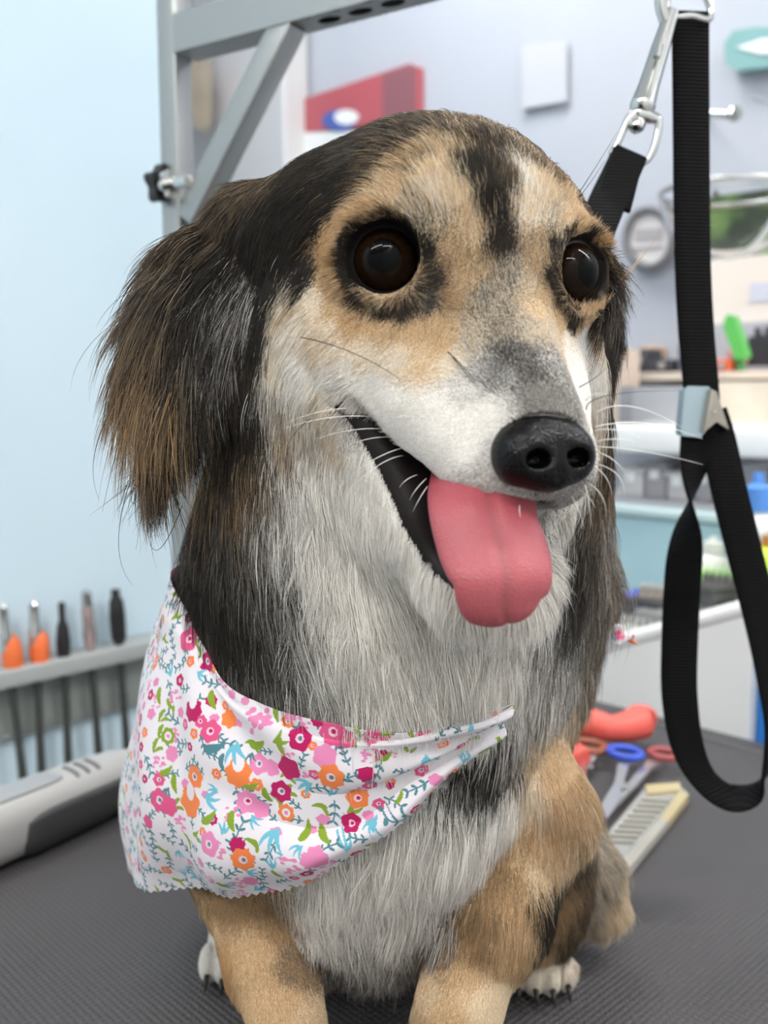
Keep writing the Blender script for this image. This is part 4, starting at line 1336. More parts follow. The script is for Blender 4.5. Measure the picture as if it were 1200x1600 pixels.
swy = obj('swivel_yoke', tube(catmull([P(955, 240, .489), P(966, 222, .489), P(980, 190, .490), P(990, 180, .491), P(1000, 178, .491), P(1016, 183, .491), P(1029, 192, .490), P(1024, 225, .489), P(1015, 246, .489), P(1004, 256, .489)], 60), np.interp(np.linspace(0, 1, 60), [0, .2, .42, .55, .7, 1], [.0017, .0017, .0034, .0034, .0019, .0016]), 12), m_chrome, LSH)
obj('yoke_bar', tube([P(953, 240, .489), P(1006, 254, .489)], .0016, 10), m_chrome, swy)
bm_ = lathe([(0, 0), (.0028, .0012), (.0044, .004), (.0040, .007), (.0020, .0088), (0, .009)], sw + hd * .001, hd, 16)
obj('swivel_ball', bm_, m_chrome, swy)
ns = catmull([P(984, 240, .488), P(968, 275, .478), P(948, 318, .462), P(915, 400, .435), P(880, 500, .41)], 40)
obj('neck_strap', ribbon(ns, (.93, .25, .12), .0175, .0022), m_web, LSH)
obj('strap_fold', ribbon([P(986, 238, .4855), P(972, 270, .4770), P(958, 322, .4640)], (.93, .25, .12), .0170, .0022), m_web, LSH)
# ------------------------------------------------------------------ clipper lying on the left of the table
m_clip = M('pale_grey_plastic', .38, (.40, .39, .375)); m_grip = NT('dark_grey_rubber', .6, (.045, .045, .047)).bump(900, .3, .0003).m; m_deck = M('mid_grey_plastic', .45, (.30, .31, .32))
m_vent = M('vent_shadow_grey', .6, (.16, .16, .165))
g0 = T(-40, 1392); g1 = T(225, 1268); gd = (g1 - g0); gl = np.linalg.norm(gd) ; gd /= gl; gp = np.array([-gd[1], gd[0], 0])
g0 = g0 - gd * .05 + gp * .021; gl += .06
CLP = empty('hair_clipper', g0 + gd * gl / 2, 'pale grey cordless hair clipper with a dark rubber grip lying left of the dog', 'hair clipper')
def cl(u, th, dr=0.0):
    k = np.interp(u, [0, .06, .2, .5, .8, .93, 1], [.55, .86, 1, .98, .93, .84, .70]); a = .0225 * k + dr; b = .0215 * k + dr
    c_, s_ = math.cos(th), math.sin(th)
    return g0 + gd * gl * u + gp * a * math.copysign(abs(c_) ** .8, c_) + EZ * (.0222 + b * math.copysign(abs(s_) ** .8, s_)) + (TABLE_Z - 0) * 0
for o_ in (0,): pass
Vc = [cl(u, 2 * PI * j / 48) for u in np.linspace(0, 1, 40) for j in range(48)]
obj('body_shell', (Vc, grid_faces(40, 48, True) + [tuple(range(48))[::-1], tuple(39 * 48 + j for j in range(48))]), m_clip, CLP)
def patch(name, u0, u1, t0, t1, dr, mat, label=None, n=26, pw=4.0):
    Vp = []
    for i in range(n):
        for j in range(n):
            a = -1 + 2 * i / (n - 1); b = -1 + 2 * j / (n - 1)
            # square to rounded patch
            b2 = b * (1 - abs(a) ** pw) ** (1 / pw) if abs(a) < 1 else 0
            e = max(abs(a), abs(b)); d = dr * (1 - max(0, (e - .75) / .25) ** 2) + .0002 * (e < 1) - .0006 * (e >= .999)
            Vp.append(cl(u0 + (u1 - u0) * (a + 1) / 2, t0 + (t1 - t0) * (b2 + 1) / 2, d))
    o = obj(name, (Vp, grid_faces(n, n)), mat, CLP)
    if label: tag(o, label)
patch('rubber_grip', .44, 1.0, PI * .88, PI * 1.36, .0022, m_grip, 'dark grey rubber grip panel')
patch('top_deck', .30, .66, PI * .42, PI * .66, .0014, m_deck, 'grey inlaid deck')
patch('switch', .21, .27, PI * .60, PI * .74, .0022, m_grip, 'dark switch')
for k in range(3): patch('vent_slot', .69 + .045 * k, .705 + .045 * k, PI * .46, PI * .70, .0012, m_vent, n=10)
v, f = tube([cl(.285, PI * .50, .001), cl(.30, PI * .62, .001)], .0015, 8)
tag(obj('indicator', (v, f), M('orange_indicator', .4, (.8, .25, .08)), CLP), 'small orange indicator mark')

# ------------------------------------------------------------------ rack of slim tools on the blue wall
nW = E1                                                             # away from the wall
def lp_(px, py, off): return PL(px, py, LW0 + nW * off, nW)
m_acr = M('frosted_grey_shelf', .35, (.36, .375, .37), spec=.5); m_acr2 = M('smoky_grey_backplate', .4, (.25, .27, .255))
RK = empty('tool_rack', lp_(100, 1040, .02), 'grey slotted rack fixed to the blue wall left of the dog', 'rack')
a, b = lp_(-60, 1092, .018), lp_(262, 985, .018); zc = lp_(100, 1036, .018)[2]
d_ = np.dot(b - a, E2); mid_ = a + E2 * d_ / 2; mid_[2] = zc
obj('slotted_ledge', box(mid_, E1 * .016, E2 * d_ / 2, EZ * .009, .002), m_acr, RK)
mid2 = mid_ - E1 * .012; mid2[2] = zc - .040
obj('back_plate', box(mid2, E1 * .003, E2 * d_ / 2, EZ * .030, .001), m_acr2, RK)
for k in range(7):
    q = mid2 + E2 * (-.20 + .065 * k) + E1 * .004; q[2] = zc - .055 + .01 * math.sin(k * 2.3)
    obj('rivet', lathe([(0, 0), (.003, 0), (.002, .0015), (0, .002)], q, E1, 10), m_acr, RK)
m_or = M('orange_handle', .4, (.80, .16, .04)); m_shaft = M('dark_steel_shaft', .4, (.06, .065, .06), metal=.4); m_bk = M('black_handle', .4, (.012, .012, .012)); m_pk = M('rose_metal', .25, (.55, .42, .40), metal=.8)
TOOLS = [('chrome-tipped slim tool with a red-orange grip, cut by the left edge of the photo', 3, 945, 40, 1250, 'co'),
         ('slim tool with a bright orange grip and chrome top in the wall rack', 52, 942, 66, 1225, 'oc'),
         ('all-black slim tool in the wall rack, between the orange and the rose chrome ones', 96, 940, 108, 1215, 'kk'),
         ('slim tool with a rose-tinted chrome handle in the wall rack', 134, 922, 156, 1198, 'cp'),
         ('thicker black slim tool in the wall rack, the one nearest the bandana', 180, 920, 200, 1190, 'bb')]
_lathe = lathe
def fat(prof, base, axis, seg=16): return _lathe([(r * 1.3, q) for r, q in prof], base, axis, seg)
for lb, x0, y0, x1, y1, kd in TOOLS:
    t0, t1 = lp_(x0, y0, .022), lp_(x1, y1, .022); ln = np.linalg.norm(t1 - t0); dd = (t1 - t0) / ln
    H = empty('grooming_tool', t1, lb, 'grooming tool', 'slim tools in the wall rack')
    k = ln / .20
    obj('shaft', lathe([(.0030, .055 * k), (.0042, .08 * k), (.0040, .14 * k), (.0046, .19 * k), (.002, ln)], t0, dd, 14), m_shaft, H)
    if kd == 'kk': obj('handle', fat([(.001, 0), (.0028, .002), (.0026, .02 * k), (.0046, .028 * k), (.0058, .045 * k), (.005, .062 * k), (.003, .066 * k)], t0, dd, 16), m_bk, H)
    elif kd == 'bb': obj('handle', fat([(.001, 0), (.0038, .001), (.0036, .008 * k), (.0058, .014 * k), (.0068, .03 * k), (.0064, .055 * k), (.003, .064 * k)], t0, dd, 16), m_bk, H)
    elif kd == 'cp':
        obj('handle', fat([(.001, 0), (.0038, .003), (.0036, .016 * k), (.0048, .020 * k), (.0046, .038 * k), (.0056, .05 * k), (.004, .066 * k)], t0, dd, 16), m_pk, H)
        tag(obj('cap', fat([(.001, -.001), (.0042, .002), (.0042, .018 * k), (.002, .0185 * k)], t0, dd, 16), m_chrome, H), 'bright chrome cap')
    else:
        obj('cap', fat([(.001, -.001), (.0038, .002), (.0040, .026 * k), (.0052, .030 * k), (.005, .045 * k), (.003, .046 * k)], t0, dd, 16), m_chrome, H)
        obj('grip', fat([(.003, .030 * k), (.0070, .037 * k), (.0078, .055 * k), (.0066, .073 * k), (.003, .078 * k)], t0 + E2 * .004, dd, 16), m_or, H)

# ------------------------------------------------------------------ things on the right of the table
m_coral = M('coral_plastic', .45, (.80, .13, .10), spec=.4); m_sil = M('scissor_steel', .22, (.66, .64, .64), metal=.9)
def tz(px, py, z): return T(px, py, TABLE_Z + z)
CB = empty('coral_brush', T(940, 1150), 'coral red curved plastic grooming handle lying beyond the scissors', 'brush')
cv = catmull([tz(866, 1128, .022), tz(890, 1126, .022), tz(925, 1130, .022), tz(955, 1138, .021), tz(985, 1134, .021), tz(1003, 1127, .022), tz(1011, 1131, .021)], 60)
rr = np.interp(np.linspace(0, 1, 60), [0, .05, .2, .5, .8, .94, 1], [.003, .010, .0125, .0105, .0145, .012, .003])
obj('handle', tube(cv, rr, 20), m_coral, CB)
c2 = catmull([tz(868, 1182, .012), tz(885, 1183, .013), tz(900, 1186, .012), tz(911, 1192, .011)], 30)
C2 = empty('coral_brush', T(890, 1200), 'small coral red plastic end beside the dog\'s chest, nearer than the long curved handle', 'brush')
obj('handle', tube(c2, np.interp(np.linspace(0, 1, 30), [0, .1, .6, .93, 1], [.004, .0115, .0125, .010, .003]), 18), m_coral, C2)
obj('ferrule', lathe([(0, 0), (.0055, 0), (.006, .004), (.004, .007), (0, .007)], tz(900, 1216, .004), EZ, 18), M('blue_ferrule', .3, (.06, .16, .65), metal=.3), C2)
def ring(c, e1_, e2_, ra, rb, r, n=40):
    pts = [c + e1_ * ra * math.cos(2 * PI * k / n) + e2_ * rb * math.sin(2 * PI * k / n) for k in range(n)]
    V_, F_ = [], []
    for k in range(n):
        t_ = pts[(k + 1) % n] - pts[k - 1]; t_ /= np.linalg.norm(t_); s_ = np.cross(t_, EZ)
        for j in range(10):
            a_ = 2 * PI * j / 10; V_.append(pts[k] + r * (math.cos(a_) * s_ + math.sin(a_) * EZ))
    return V_, [(k * 10 + j, k * 10 + (j + 1) % 10, ((k + 1) % n) * 10 + (j + 1) % 10, ((k + 1) % n) * 10 + j) for k in range(n) for j in range(10)]
def blade(pts, th):
    """flat plate through outline points given as (px,py,z)"""
    a = [tz(x, y, z) for x, y, z in pts]; b = [q - np.array([0, 0, th]) for q in a]; n = len(pts)
    return a + b, [tuple(range(n)), tuple(range(n, 2 * n))[::-1]] + [(i, n + i, n + (i + 1) % n, (i + 1) % n) for i in range(n)]
m_bring = M('blue_finger_ring', .4, (.035, .09, .55)); m_brn = M('brown_finger_ring', .4, (.30, .09, .045)); m_rose = M('rose_finger_ring', .4, (.35, .07, .07))
S1 = empty('scissors', T(975, 1200), 'steel scissors with a bright blue finger ring, standing out beside the other pair', 'scissors', 'scissors right of the dog')
rc1, rc2 = tz(977, 1176, .014), tz(1037, 1178, .012)
obj('finger_ring', ring(rc1, E1, E2, .0125, .0100, .0030), m_bring, S1)
obj('finger_ring', ring(rc2, E1, E2, .0105, .0090, .0028), m_rose, S1)
obj('blade', blade([(966, 1192, .012), (984, 1192, .012), (975, 1220, .011), (985, 1228, .010), (955, 1270, .007), (917, 1312, .003), (913, 1306, .003), (946, 1245, .008), (960, 1222, .010)], .003), m_sil, S1, False)
obj('blade', blade([(1013, 1186, .010), (1034, 1190, .010), (1018, 1200, .010), (1000, 1222, .009), (975, 1248, .007), (918, 1318, .002), (912, 1312, .002), (965, 1244, .007), (990, 1212, .009)], .003), m_sil, S1, False)
obj('pivot_screw', lathe([(0, 0), (.0022, 0), (.0018, .0012), (0, .0014)], tz(975, 1232, .0105), EZ, 12), m_chrome, S1)
S2 = empty('scissors', T(905, 1240), 'steel scissors with a brown finger ring, blade pointing straight at the viewer', 'scissors', 'scissors right of the dog')
obj('finger_ring', ring(tz(921, 1166, .012), E1, E2, .0135, .0100, .0032), m_brn, S2)
obj('blade', blade([(914, 1182, .011), (936, 1176, .011), (930, 1186, .010), (916, 1200, .009), (913, 1330, .003), (905, 1318, .003), (890, 1255, .006), (893, 1215, .008)], .0035), m_sil, S2, False)
obj('pivot_screw', lathe([(0, 0), (.0030, 0), (.0024, .0014), (0, .0016)], tz(922, 1198, .007), EZ, 12), m_chrome, S2)
# clear plastic comb case
mcc = NT('clear_plastic', .25, (.46, .45, .39), trans=.55); mcc.b.inputs['IOR'].default_value = 1.2; m_yel = M('yellowed_plastic_edge', .4, (.52, .43, .24)); m_pale = M('pale_plastic_edge', .4, (.42, .40, .35))
CS = empty('comb_case', T(1000, 1280), 'clear ribbed plastic case with pale yellow edges lying at the scissors\' right', 'case')
def tq(pts, z0, z1): 
    a = [tz(x, y, z1) for x, y in pts]; b = [q - np.array([0, 0, z1 - z0]) for q in a]; n = len(pts)
    return a + b, [tuple(range(n)), tuple(range(n, 2 * n))[::-1]] + [(i, n + i, n + (i + 1) % n, (i + 1) % n) for i in range(n)]
obj('tray', tq([(1008, 1230), (1060, 1226), (1076, 1240), (956, 1362), (922, 1345), (935, 1318)], .001, .005), mcc.m, CS, False)
obj('front_edge', tq([(1062, 1235), (1076, 1242), (1045, 1282), (1030, 1280)],   .001, .0065), m_yel, CS, False)
obj('front_edge', tq([(1030, 1280), (1045, 1282), (972, 1370), (955, 1362)],   .001, .0065), m_pale, CS, False)
obj('back_edge', tq([(1008, 1226), (1062, 1222), (1064, 1234), (1012, 1240)],   .001, .0065), m_yel, CS, False)
for k in range(9):
    x = 1005 - 7 * k; y = 1246 + 8 * k
    obj('rib', tq([(x, y), (x + 42, y + 2), (x + 40, y + 5), (x - 2, y + 3)], .001, .0065), m_pale, CS, False)

# ------------------------------------------------------------------ white bin beyond the table
m_bin = M('white_plastic', .32, (.86, .86, .84), spec=.5)
p0 = corner + E2 * .035                                              # along the far table edge
def fp(px, py, off=.035): return PL(px, py, corner + E2 * off, E2)
BIN = empty('storage_bin', fp(1000, 1150), 'white plastic storage bin standing beyond the far table edge', 'bin')
ta, tb = fp(820, 1042), fp(1180, 946)
xa, xb = fp(820, 1100), fp(1177, 1140)
def wallquad(a, b, c, d, n, th):
    q = [np.array(v, float) for v in (a, b, c, d)]; w2 = [v + n * th for v in q]
    return q + w2, [(0, 1, 2, 3), (7, 6, 5, 4), (0, 4, 5, 1), (1, 5, 6, 2), (2, 6, 7, 3), (3, 7, 4, 0)]
za = .30
A_, B_ = ta.copy(), tb.copy(); Ab, Bb = ta.copy(), tb.copy(); Ab[2] = Bb[2] = za
obj('front_panel', wallquad(A_, B_, Bb, Ab, E2, .006), m_bin, BIN, False)
dpt = .12
obj('side_panel', wallquad(B_ + E2 * .006, B_ + E2 * dpt, Bb + E2 * dpt, Bb + E2 * .006, -E1, .006), m_bin, BIN, False)
obj('side_panel', wallquad(A_ + E2 * .006, A_ + E2 * dpt, Ab + E2 * dpt, Ab + E2 * .006, E1, .006), m_bin, BIN, False)
obj('back_panel', wallquad(A_ + E2 * dpt, B_ + E2 * dpt, Bb + E2 * dpt, Ab + E2 * dpt, E2, .006), m_bin, BIN, False)
obj('shelf_panel', wallquad(A_ + E2 * .008 + (0, 0, -.05), B_ + E2 * .008 + (0, 0, -.05), B_ + E2 * dpt + (0, 0, -.05), A_ + E2 * dpt + (0, 0, -.05), EZ, .004), m_bin, BIN, False)
obj('rim', tube([A_ + E2 * .003, B_ + E2 * .003], .0075, 12), m_bin, BIN)
obj('foot', wallquad(Ab + (0, 0, -.30), Bb + (0, 0, -.30), Bb, Ab, E2, dpt), m_bin, BIN, False)

# little attachments lying in the bin
rb = random.Random(5)
tones = [((.10, .10, .11), 'black'), ((.45, .45, .44), 'grey'), ((.70, .70, .68), 'pale grey'), ((.30, .27, .24), 'brown-grey')]
def bin_pt(px, py, back): return PL(px, py, corner + E2 * (.035 + back), E2)
CLT = [(955, 985, .05, 'S', (.05, .22, .26), 'teal plastic clip poking up by the dog\'s neck fur at the bin'), (985, 975, .06, 'g', (.14, .13, .13), 'dark grey clipper comb in the bin, nearest the dog'),
       (1012, 955, .07, 'g', (.10, .10, .11), 'black clipper comb in the white bin, left of the leash'), (1000, 985, .04, 'g', (.62, .62, .60), 'pale grey clipper comb lying on the bin rim'),
       (1030, 975, .05, 'g', (.36, .36, .36), 'mid grey clipper comb in the bin touching the leash'), (1030, 935, .10, 'g', (.42, .36, .30), 'brown-grey clipper comb at the back of the bin'),
       (993, 930, .10, 's', (.14, .16, .72), 'small violet-blue plastic piece in the bin'), (958, 920, .11, 's', (.45, .58, .68), 'small light blue plastic piece near the dog\'s neck'),
       (948, 948, .08, 's', (.45, .10, .08), 'small dark red plastic piece near the dog\'s neck'), (1112, 935, .09, 'g', (.12, .12, .12), 'black clipper comb between the two leash strands'),
       (1130, 915, .12, 'g', (.16, .15, .15), 'dark clipper comb behind the one between the leash strands'), (970, 950, .12, 'g', (.20, .19, .18), 'dark comb heaped behind the violet piece')]
for px, py, bk, kd, c_, lb in CLT:
    p = bin_pt(px, py, bk * .75); s_ = .018 if kd == 'g' else .009; a_ = rb.uniform(0, 3); ux = np.array([math.cos(a_), math.sin(a_), 0]); uy = np.array([-ux[1], ux[0], 0])
    mm_ = M('clutter_plastic', .4, c_)
    H = empty('clipper_comb' if kd == 'g' else 'plastic_clip', p, lb, 'clipper comb' if kd == 'g' else 'clip', 'attachments in the white bin')
    fr_ = obj('frame', box(p, ux * s_ * 1.1, uy * s_ * .8, EZ * s_ * .35, s_ * .15), mm_, H)
    if kd == 'g':
        Vt, Ft = merge(*[box(p + ux * s_ * (-.9 + .36 * k) + EZ * s_ * .45 + uy * s_ * .1, ux * s_ * .07, uy * s_ * .75, EZ * s_ * .3) for k in range(6)])
        obj('teeth', (Vt, Ft), mm_, fr_, False)
    else: obj('spring', tube([p + EZ * s_ * .3 - ux * s_ * .5, p + EZ * s_ * .7, p + EZ * s_ * .3 + ux * s_ * .5], s_ * .16, 8), mm_, fr_)
    # resting props: each piece is heaped on a grey liner inside the bin
q0 = (A_ + B_) / 2 + E2 * .06; q0[2] -= .020
nl_ = 40; VV = []
for i in range(nl_):
    for j in range(16):
        u = -.5 + i / (nl_ - 1); v_ = -.5 + j / 15
        VV.append(q0 + E1 * u * np.dot(B_ - A_, E1) * .96 + E2 * v_ * .10 + EZ * (.010 * math.sin(i * 1.7 + j * .9) + .008 * math.sin(i * .6 - j * 1.3) + (A_[2] - B_[2]) * -u + .004 * math.sin(i * 3.1)))
tag(obj('crumpled_towel', (VV, grid_faces(nl_, 16)), NT('grey_towel', .9).noise_color((.20, .19, .18), (.42, .40, .38), 60).m), 'grey crumpled towel heaped inside the white bin under the attachments', 'towel')

# blue box right of the bin
m_bbox = M('blue_plastic', .4, (.02, .20, .62))
BB = empty('blue_crate', fp(1200, 1140, .05), 'bright blue plastic crate at the right edge of the photo beyond the table', 'crate')
q = fp(1182, 1040, .045); q2 = fp(1290, 1040, .045); zz = fp(1190, 968, .045)[2]
cc_ = (q + q2) / 2 + E2 * .1; hh = (zz - .0) / 2; cc_[2] = hh
obj('crate_body', box(cc_, E1 * np.dot(q2 - q, E1) / 2, E2 * .1, EZ * hh, .006), m_bbox, BB)
c3 = cc_.copy(); c3[2] = zz + .004
obj('crate_lip', box(c3, E1 * (np.dot(q2 - q, E1) / 2 + .004), E2 * .104, EZ * .005, .003), m_bbox, BB)
yg = fp(1200, 930, .09); yz = yg.copy(); yz[2] = zz + .012
YG = empty('spray_bottle', yz, 'yellow-green bottle standing on the blue crate at the right edge', 'bottle')
obj('bottle_body', lathe([(0, 0), (.024, 0), (.026, .004), (.026, .030), (.020, .040), (.010, .046), (0, .046)], yz, EZ, 24), M('yellow_green_plastic', .35, (.50, .78, .05)), YG)
obj('neck', lathe([(0, .045), (.008, .045), (.008, .056), (0, .057)], yz, EZ, 18), M('amber_cap', .35, (.55, .22, .05)), YG)
# ------------------------------------------------------------------ far side of the salon (out of focus in the photo)
def flat(name, x0, y0, x1, y1, off, dep, mat, parent=None, bev=0.0): return obj(name, wbox(x0, y0, x1, y1, off, dep, bev), mat, parent, False)
def quadpanel(name, pts, off, th, mat, parent=None):
    a = [wp(x, y, off) for x, y in pts]; b = [q + E2 * th for q in a]; n = len(a)
    return obj(name, (a + b, [tuple(range(n)), tuple(range(n, 2 * n))[::-1]] + [(i, n + i, n + (i + 1) % n, (i + 1) % n) for i in range(n)]), mat, parent, False)
# white cabinet and brown box behind the grooming arm
CBN = empty('tall_cabinet', wp(390, 200, .07) * (1, 1, 0), 'tall white cabinet behind the steel arm, left of the red poster', 'cabinet')
m_cab = M('white_cabinet_paint', .5, (.58, .57, .57)); a = wp(296, 0, .07); b = wp(447, 0, .07); cc_ = (a + b) / 2 + E2 * .03; cc_[2] = 1.1
obj('carcass', box(cc_, E1 * np.dot(b - a, E1) / 2, E2 * .03, EZ * 1.1, .004), m_cab, CBN, False)
a = wp(335, 0, .082); b = wp(442, 0, .082); c2 = (a + b) / 2 + E2 * .004; c2[2] = 1.15
dr_ = obj('door', box(c2, E1 * np.dot(b - a, E1) / 2, E2 * .006, EZ * .98, .003), M('cabinet_door_paint', .45, (.64, .63, .65)), CBN, False)
h_ = wp(345, 330, .10); obj('handle', tube([h_ - EZ * .05, h_ + EZ * .05], .005, 10), m_chrome, dr_)
BX = empty('hanging_bag', wp(308, 120, .14), 'beige-brown paper bag hanging behind the steel post', 'bag')
bgv = [wp(x, y, o) for o in (.17, .12) for x, y in ((291, 95), (331, 92), (331, 190), (318, 208), (291, 182))]
obj('bag_body', (bgv, [(0, 1, 2, 3, 4), (9, 8, 7, 6, 5)] + [(i, 5 + i, 5 + (i + 1) % 5, (i + 1) % 5) for i in range(5)]), NT('brown_paper', .8).noise_color((.42, .33, .24), (.50, .41, .31), 20).m, BX, False)
obj('bag_handle', tube(catmull([wp(300, 96, .145), wp(304, 70, .145), wp(318, 70, .145), wp(322, 94, .145)], 20), .003, 8), M('dark_cord', .7, (.06, .05, .05)), BX)
# red poster
RP = empty('red_poster', wp(550, 160, .0), 'red rectangular poster with a white and blue emblem on the wall behind the dog\'s head', 'poster')
quadpanel('board', [(455, 161), (640, 99), (652, 104), (652, 185), (640, 195), (455, 208)], .022, .018, M('red_print', .5, (.46, .10, .12)), RP)
quadpanel('dark_end', [(598, 116), (640, 101), (650, 106), (650, 184), (598, 200)], .0235, .0012, M('maroon_print', .5, (.26, .10, .12)), RP)
def disc(cx_, cy_, rx, ry, off, th, mat, parent, name, n=28, a0=0, a1=360):
    pts = [(cx_ + rx * math.cos(math.radians(a0 + (a1 - a0) * k / n)), cy_ + ry * math.sin(math.radians(a0 + (a1 - a0) * k / n))) for k in range(n)]
    return quadpanel(name, pts, off, th, mat, parent)
disc(530, 188, 27, 17, .0245, .001, M('blue_print', .5, (.08, .13, .42)), RP, 'blue_emblem')
disc(541, 183, 19, 12, .0255, .001, M('white_print', .5, (.85, .85, .87)), RP, 'white_emblem')
quadpanel('lower_band', [(455, 208), (560, 204), (560, 250), (455, 262)], .022, .018, m_white, RP)
# pale notice beside it
NP = tag(quadpanel('paper_notice', [(815, 70), (885, 62), (885, 158), (815, 170)], .012, .004, M('pale_notice', .7, (.52, .53, .58))), 'pale grey sheet of paper barely showing on the wall above the dog\'s head', 'notice')
# teal sign
TSN = empty('oval_sign', wp(1180, 75), 'teal and white oval sign high on the wall at the right edge', 'sign')
quadpanel('teal_board', [(1131, 68), (1145, 48), (1180, 42), (1240, 44), (1240, 100), (1150, 110), (1134, 100)], .03, .02, M('teal_board', .5, (.20, .38, .38)), TSN)
quadpanel('white_stripe', [(1150, 74), (1190, 60), (1240, 58), (1240, 84), (1185, 84)], .032, .002, m_white, TSN)
# round badge sign
BS = empty('round_sign', wp(1015, 372), 'round grey-rimmed wall sign just left of the leash', 'sign')
def wring(cx_, cy_, rx, ry, off, r, mat, parent, name, n=40):
    pts = np.array([wp(cx_ + rx * math.cos(2 * PI * k / n), cy_ + ry * math.sin(2 * PI * k / n), off) for k in range(n + 1)])
    V_, F_ = tube(pts, r, 10, False); return obj(name, (V_, F_), mat, parent)
disc(1015, 372, 36, 44, .020, .012, M('pale_face', .6, (.66, .62, .62)), BS, 'face')
wring(1015, 372, 36, 45, .022, .0070, M('dark_grey_rim', .5, (.16, .16, .17)), BS, 'rim')
m_gt = M('grey_mark', .6, (.36, .34, .35)); quadpanel('mark_bar', [(992, 358), (1035, 356), (1035, 374), (992, 376)], .022, .001, m_gt, BS); quadpanel('mark_line', [(990, 386), (1035, 382), (1035, 388), (990, 393)], .022, .001, m_gt, BS)
# glass dome lamp / magnifier with chrome rim
GB = empty('glass_bowl', wp(1150, 300, .35), 'clear round glass bowl with a chrome rim right of the leash', 'bowl')
mg = NT('clear_glass', .03, (.95, .95, .95), trans=1.0); mg.b.inputs['IOR'].default_value = 1.12
bc = wp(1145, 300, .35); Rb = .080
prof = [(Rb * math.sin(math.radians(a)), -Rb * math.cos(math.radians(a)) * .92) for a in range(4, 92, 8)]
prof2 = [(r - .0025, hh_ + .002) for r, hh_ in prof[::-1]]
V_, F_ = lathe(prof + prof2, bc, EZ, 36); obj('bowl', (V_, F_[:-2]), mg.m, GB)
for off_, rx, ry, w2, c_ in ((.44, 52, 32, .0050, m_chrome),): pass
obj('chrome_rim', ring(bc, E1, E2, Rb, Rb, .0030), m_chrome, GB)
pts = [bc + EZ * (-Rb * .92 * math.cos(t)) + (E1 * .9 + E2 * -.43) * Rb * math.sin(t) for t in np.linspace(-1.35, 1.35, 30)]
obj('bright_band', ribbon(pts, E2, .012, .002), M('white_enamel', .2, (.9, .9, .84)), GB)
pts = [bc + EZ * (Rb * 1.25 * math.sin(t)) + E1 * Rb * math.cos(t) for t in np.linspace(.15, 1.3, 24)]
obj('bail_handle', ribbon(pts, E2, .014, .002), M('lilac_grey_handle', .4, (.42, .42, .52)), GB)
obj('support_rod', tube([wp(1100, 178, .35), wp(1140, 180, .35), wp(1152, 176, .35)], .0045, 12), m_chrome, GB)
obj('rod_ball', lathe([(0, -.009), (.006, -.007), (.009, 0), (.006, .007), (0, .009)], wp(1148, 178, .35), EZ, 16), m_chrome, GB)
obj('bracket', tube([wp(1100, 178, .35), wp(1100, 178, .002)], .004, 10), m_chrome, GB)
obj('lower_bracket', tube([wp(1118, 302, .35), wp(1118, 302, .002)], .004, 10), m_chrome, GB)
# poster with greenery, cream board below
GP = empty('garden_picture', wp(1160, 330), 'wall picture of dark green leaves with a cream lower panel, right of the leash', 'picture')
flat('leaf_panel', 1098, 300, 1240, 400, .03, .02, NT('leaf_print', .6).noise_color((.03, .045, .025), (.16, .27, .08), 14, 6, .4, .62).m, GP)
flat('cream_panel', 1098, 400, 1240, 503, .03, .02, M('cream_board', .6, (.82, .73, .66)), GP)
flat('corner_print', 1172, 440, 1240, 470, .032, .002, M('pale_blue_print', .6, (.62, .62, .72)), GP)
# shelf ledge and what stands on it
LG = empty('wall_ledge', wp(1000, 600, .12), 'narrow beige ledge on the wall left of the leash', 'shelf')
flat('ledge_board', 905, 581, 1245, 593, .16, .14, M('beige_laminate', .5, (.72, .62, .53)), LG)
flat('ledge_support', 905, 593, 1245, 604, .10, .08, M('beige_laminate_support', .5, (.64, .56, .50)), LG)
m_dk = M('charcoal_plastic', .5, (.045, .045, .055))
def ontop(name, label, cat, x0, x1, ytop, ybot, off, mat, kind='box', group=None):
    H = empty(name, wp((x0 + x1) / 2, ybot, off), label, cat, group)
    a = wp(x0, ybot, off); b = wp(x1, ybot, off); w_ = np.dot(b - a, E1); hgt = wp((x0 + x1) / 2, ytop, off)[2] - wp((x0 + x1) / 2, ybot, off)[2]
    c_ = (a + b) / 2 + E2 * .02; c_[2] = wp((x0 + x1) / 2, ybot, off)[2] + hgt / 2
    if kind == 'box':
        cs_ = obj('case', box(c_, E1 * w_ / 2, E2 * .025, EZ * hgt / 2, min(w_, hgt) * .15), mat, H)
        c2_ = c_ + E1 * w_ * .12 - E2 * .026
        obj('dial', lathe([(0, 0), (min(w_, hgt) * .28, 0), (min(w_, hgt) * .24, .005), (0, .006)], c2_, -E2, 16), m_gt, cs_)
    return H, c_, w_, hgt
ontop('clipper_charger', 'dark charging stand on the ledge beside the dog\'s right ear', 'charger', 972, 1012, 545, 581, .12, m_dk)
ontop('small_radio', 'low dark device on the ledge, right of the charging stand', 'radio', 1013, 1052, 562, 581, .12, m_dk)
ontop('small_box', 'little orange-tan box on the ledge behind the dark chargers', 'box', 1003, 1020, 541, 561, .05, M('tan_card', .6, (.60, .40, .26)))
ontop('dark_canister', 'dark slate canister on the ledge partly behind the leash', 'canister', 1060, 1082, 536, 581, .12, M('slate', .5, (.12, .12, .16)))
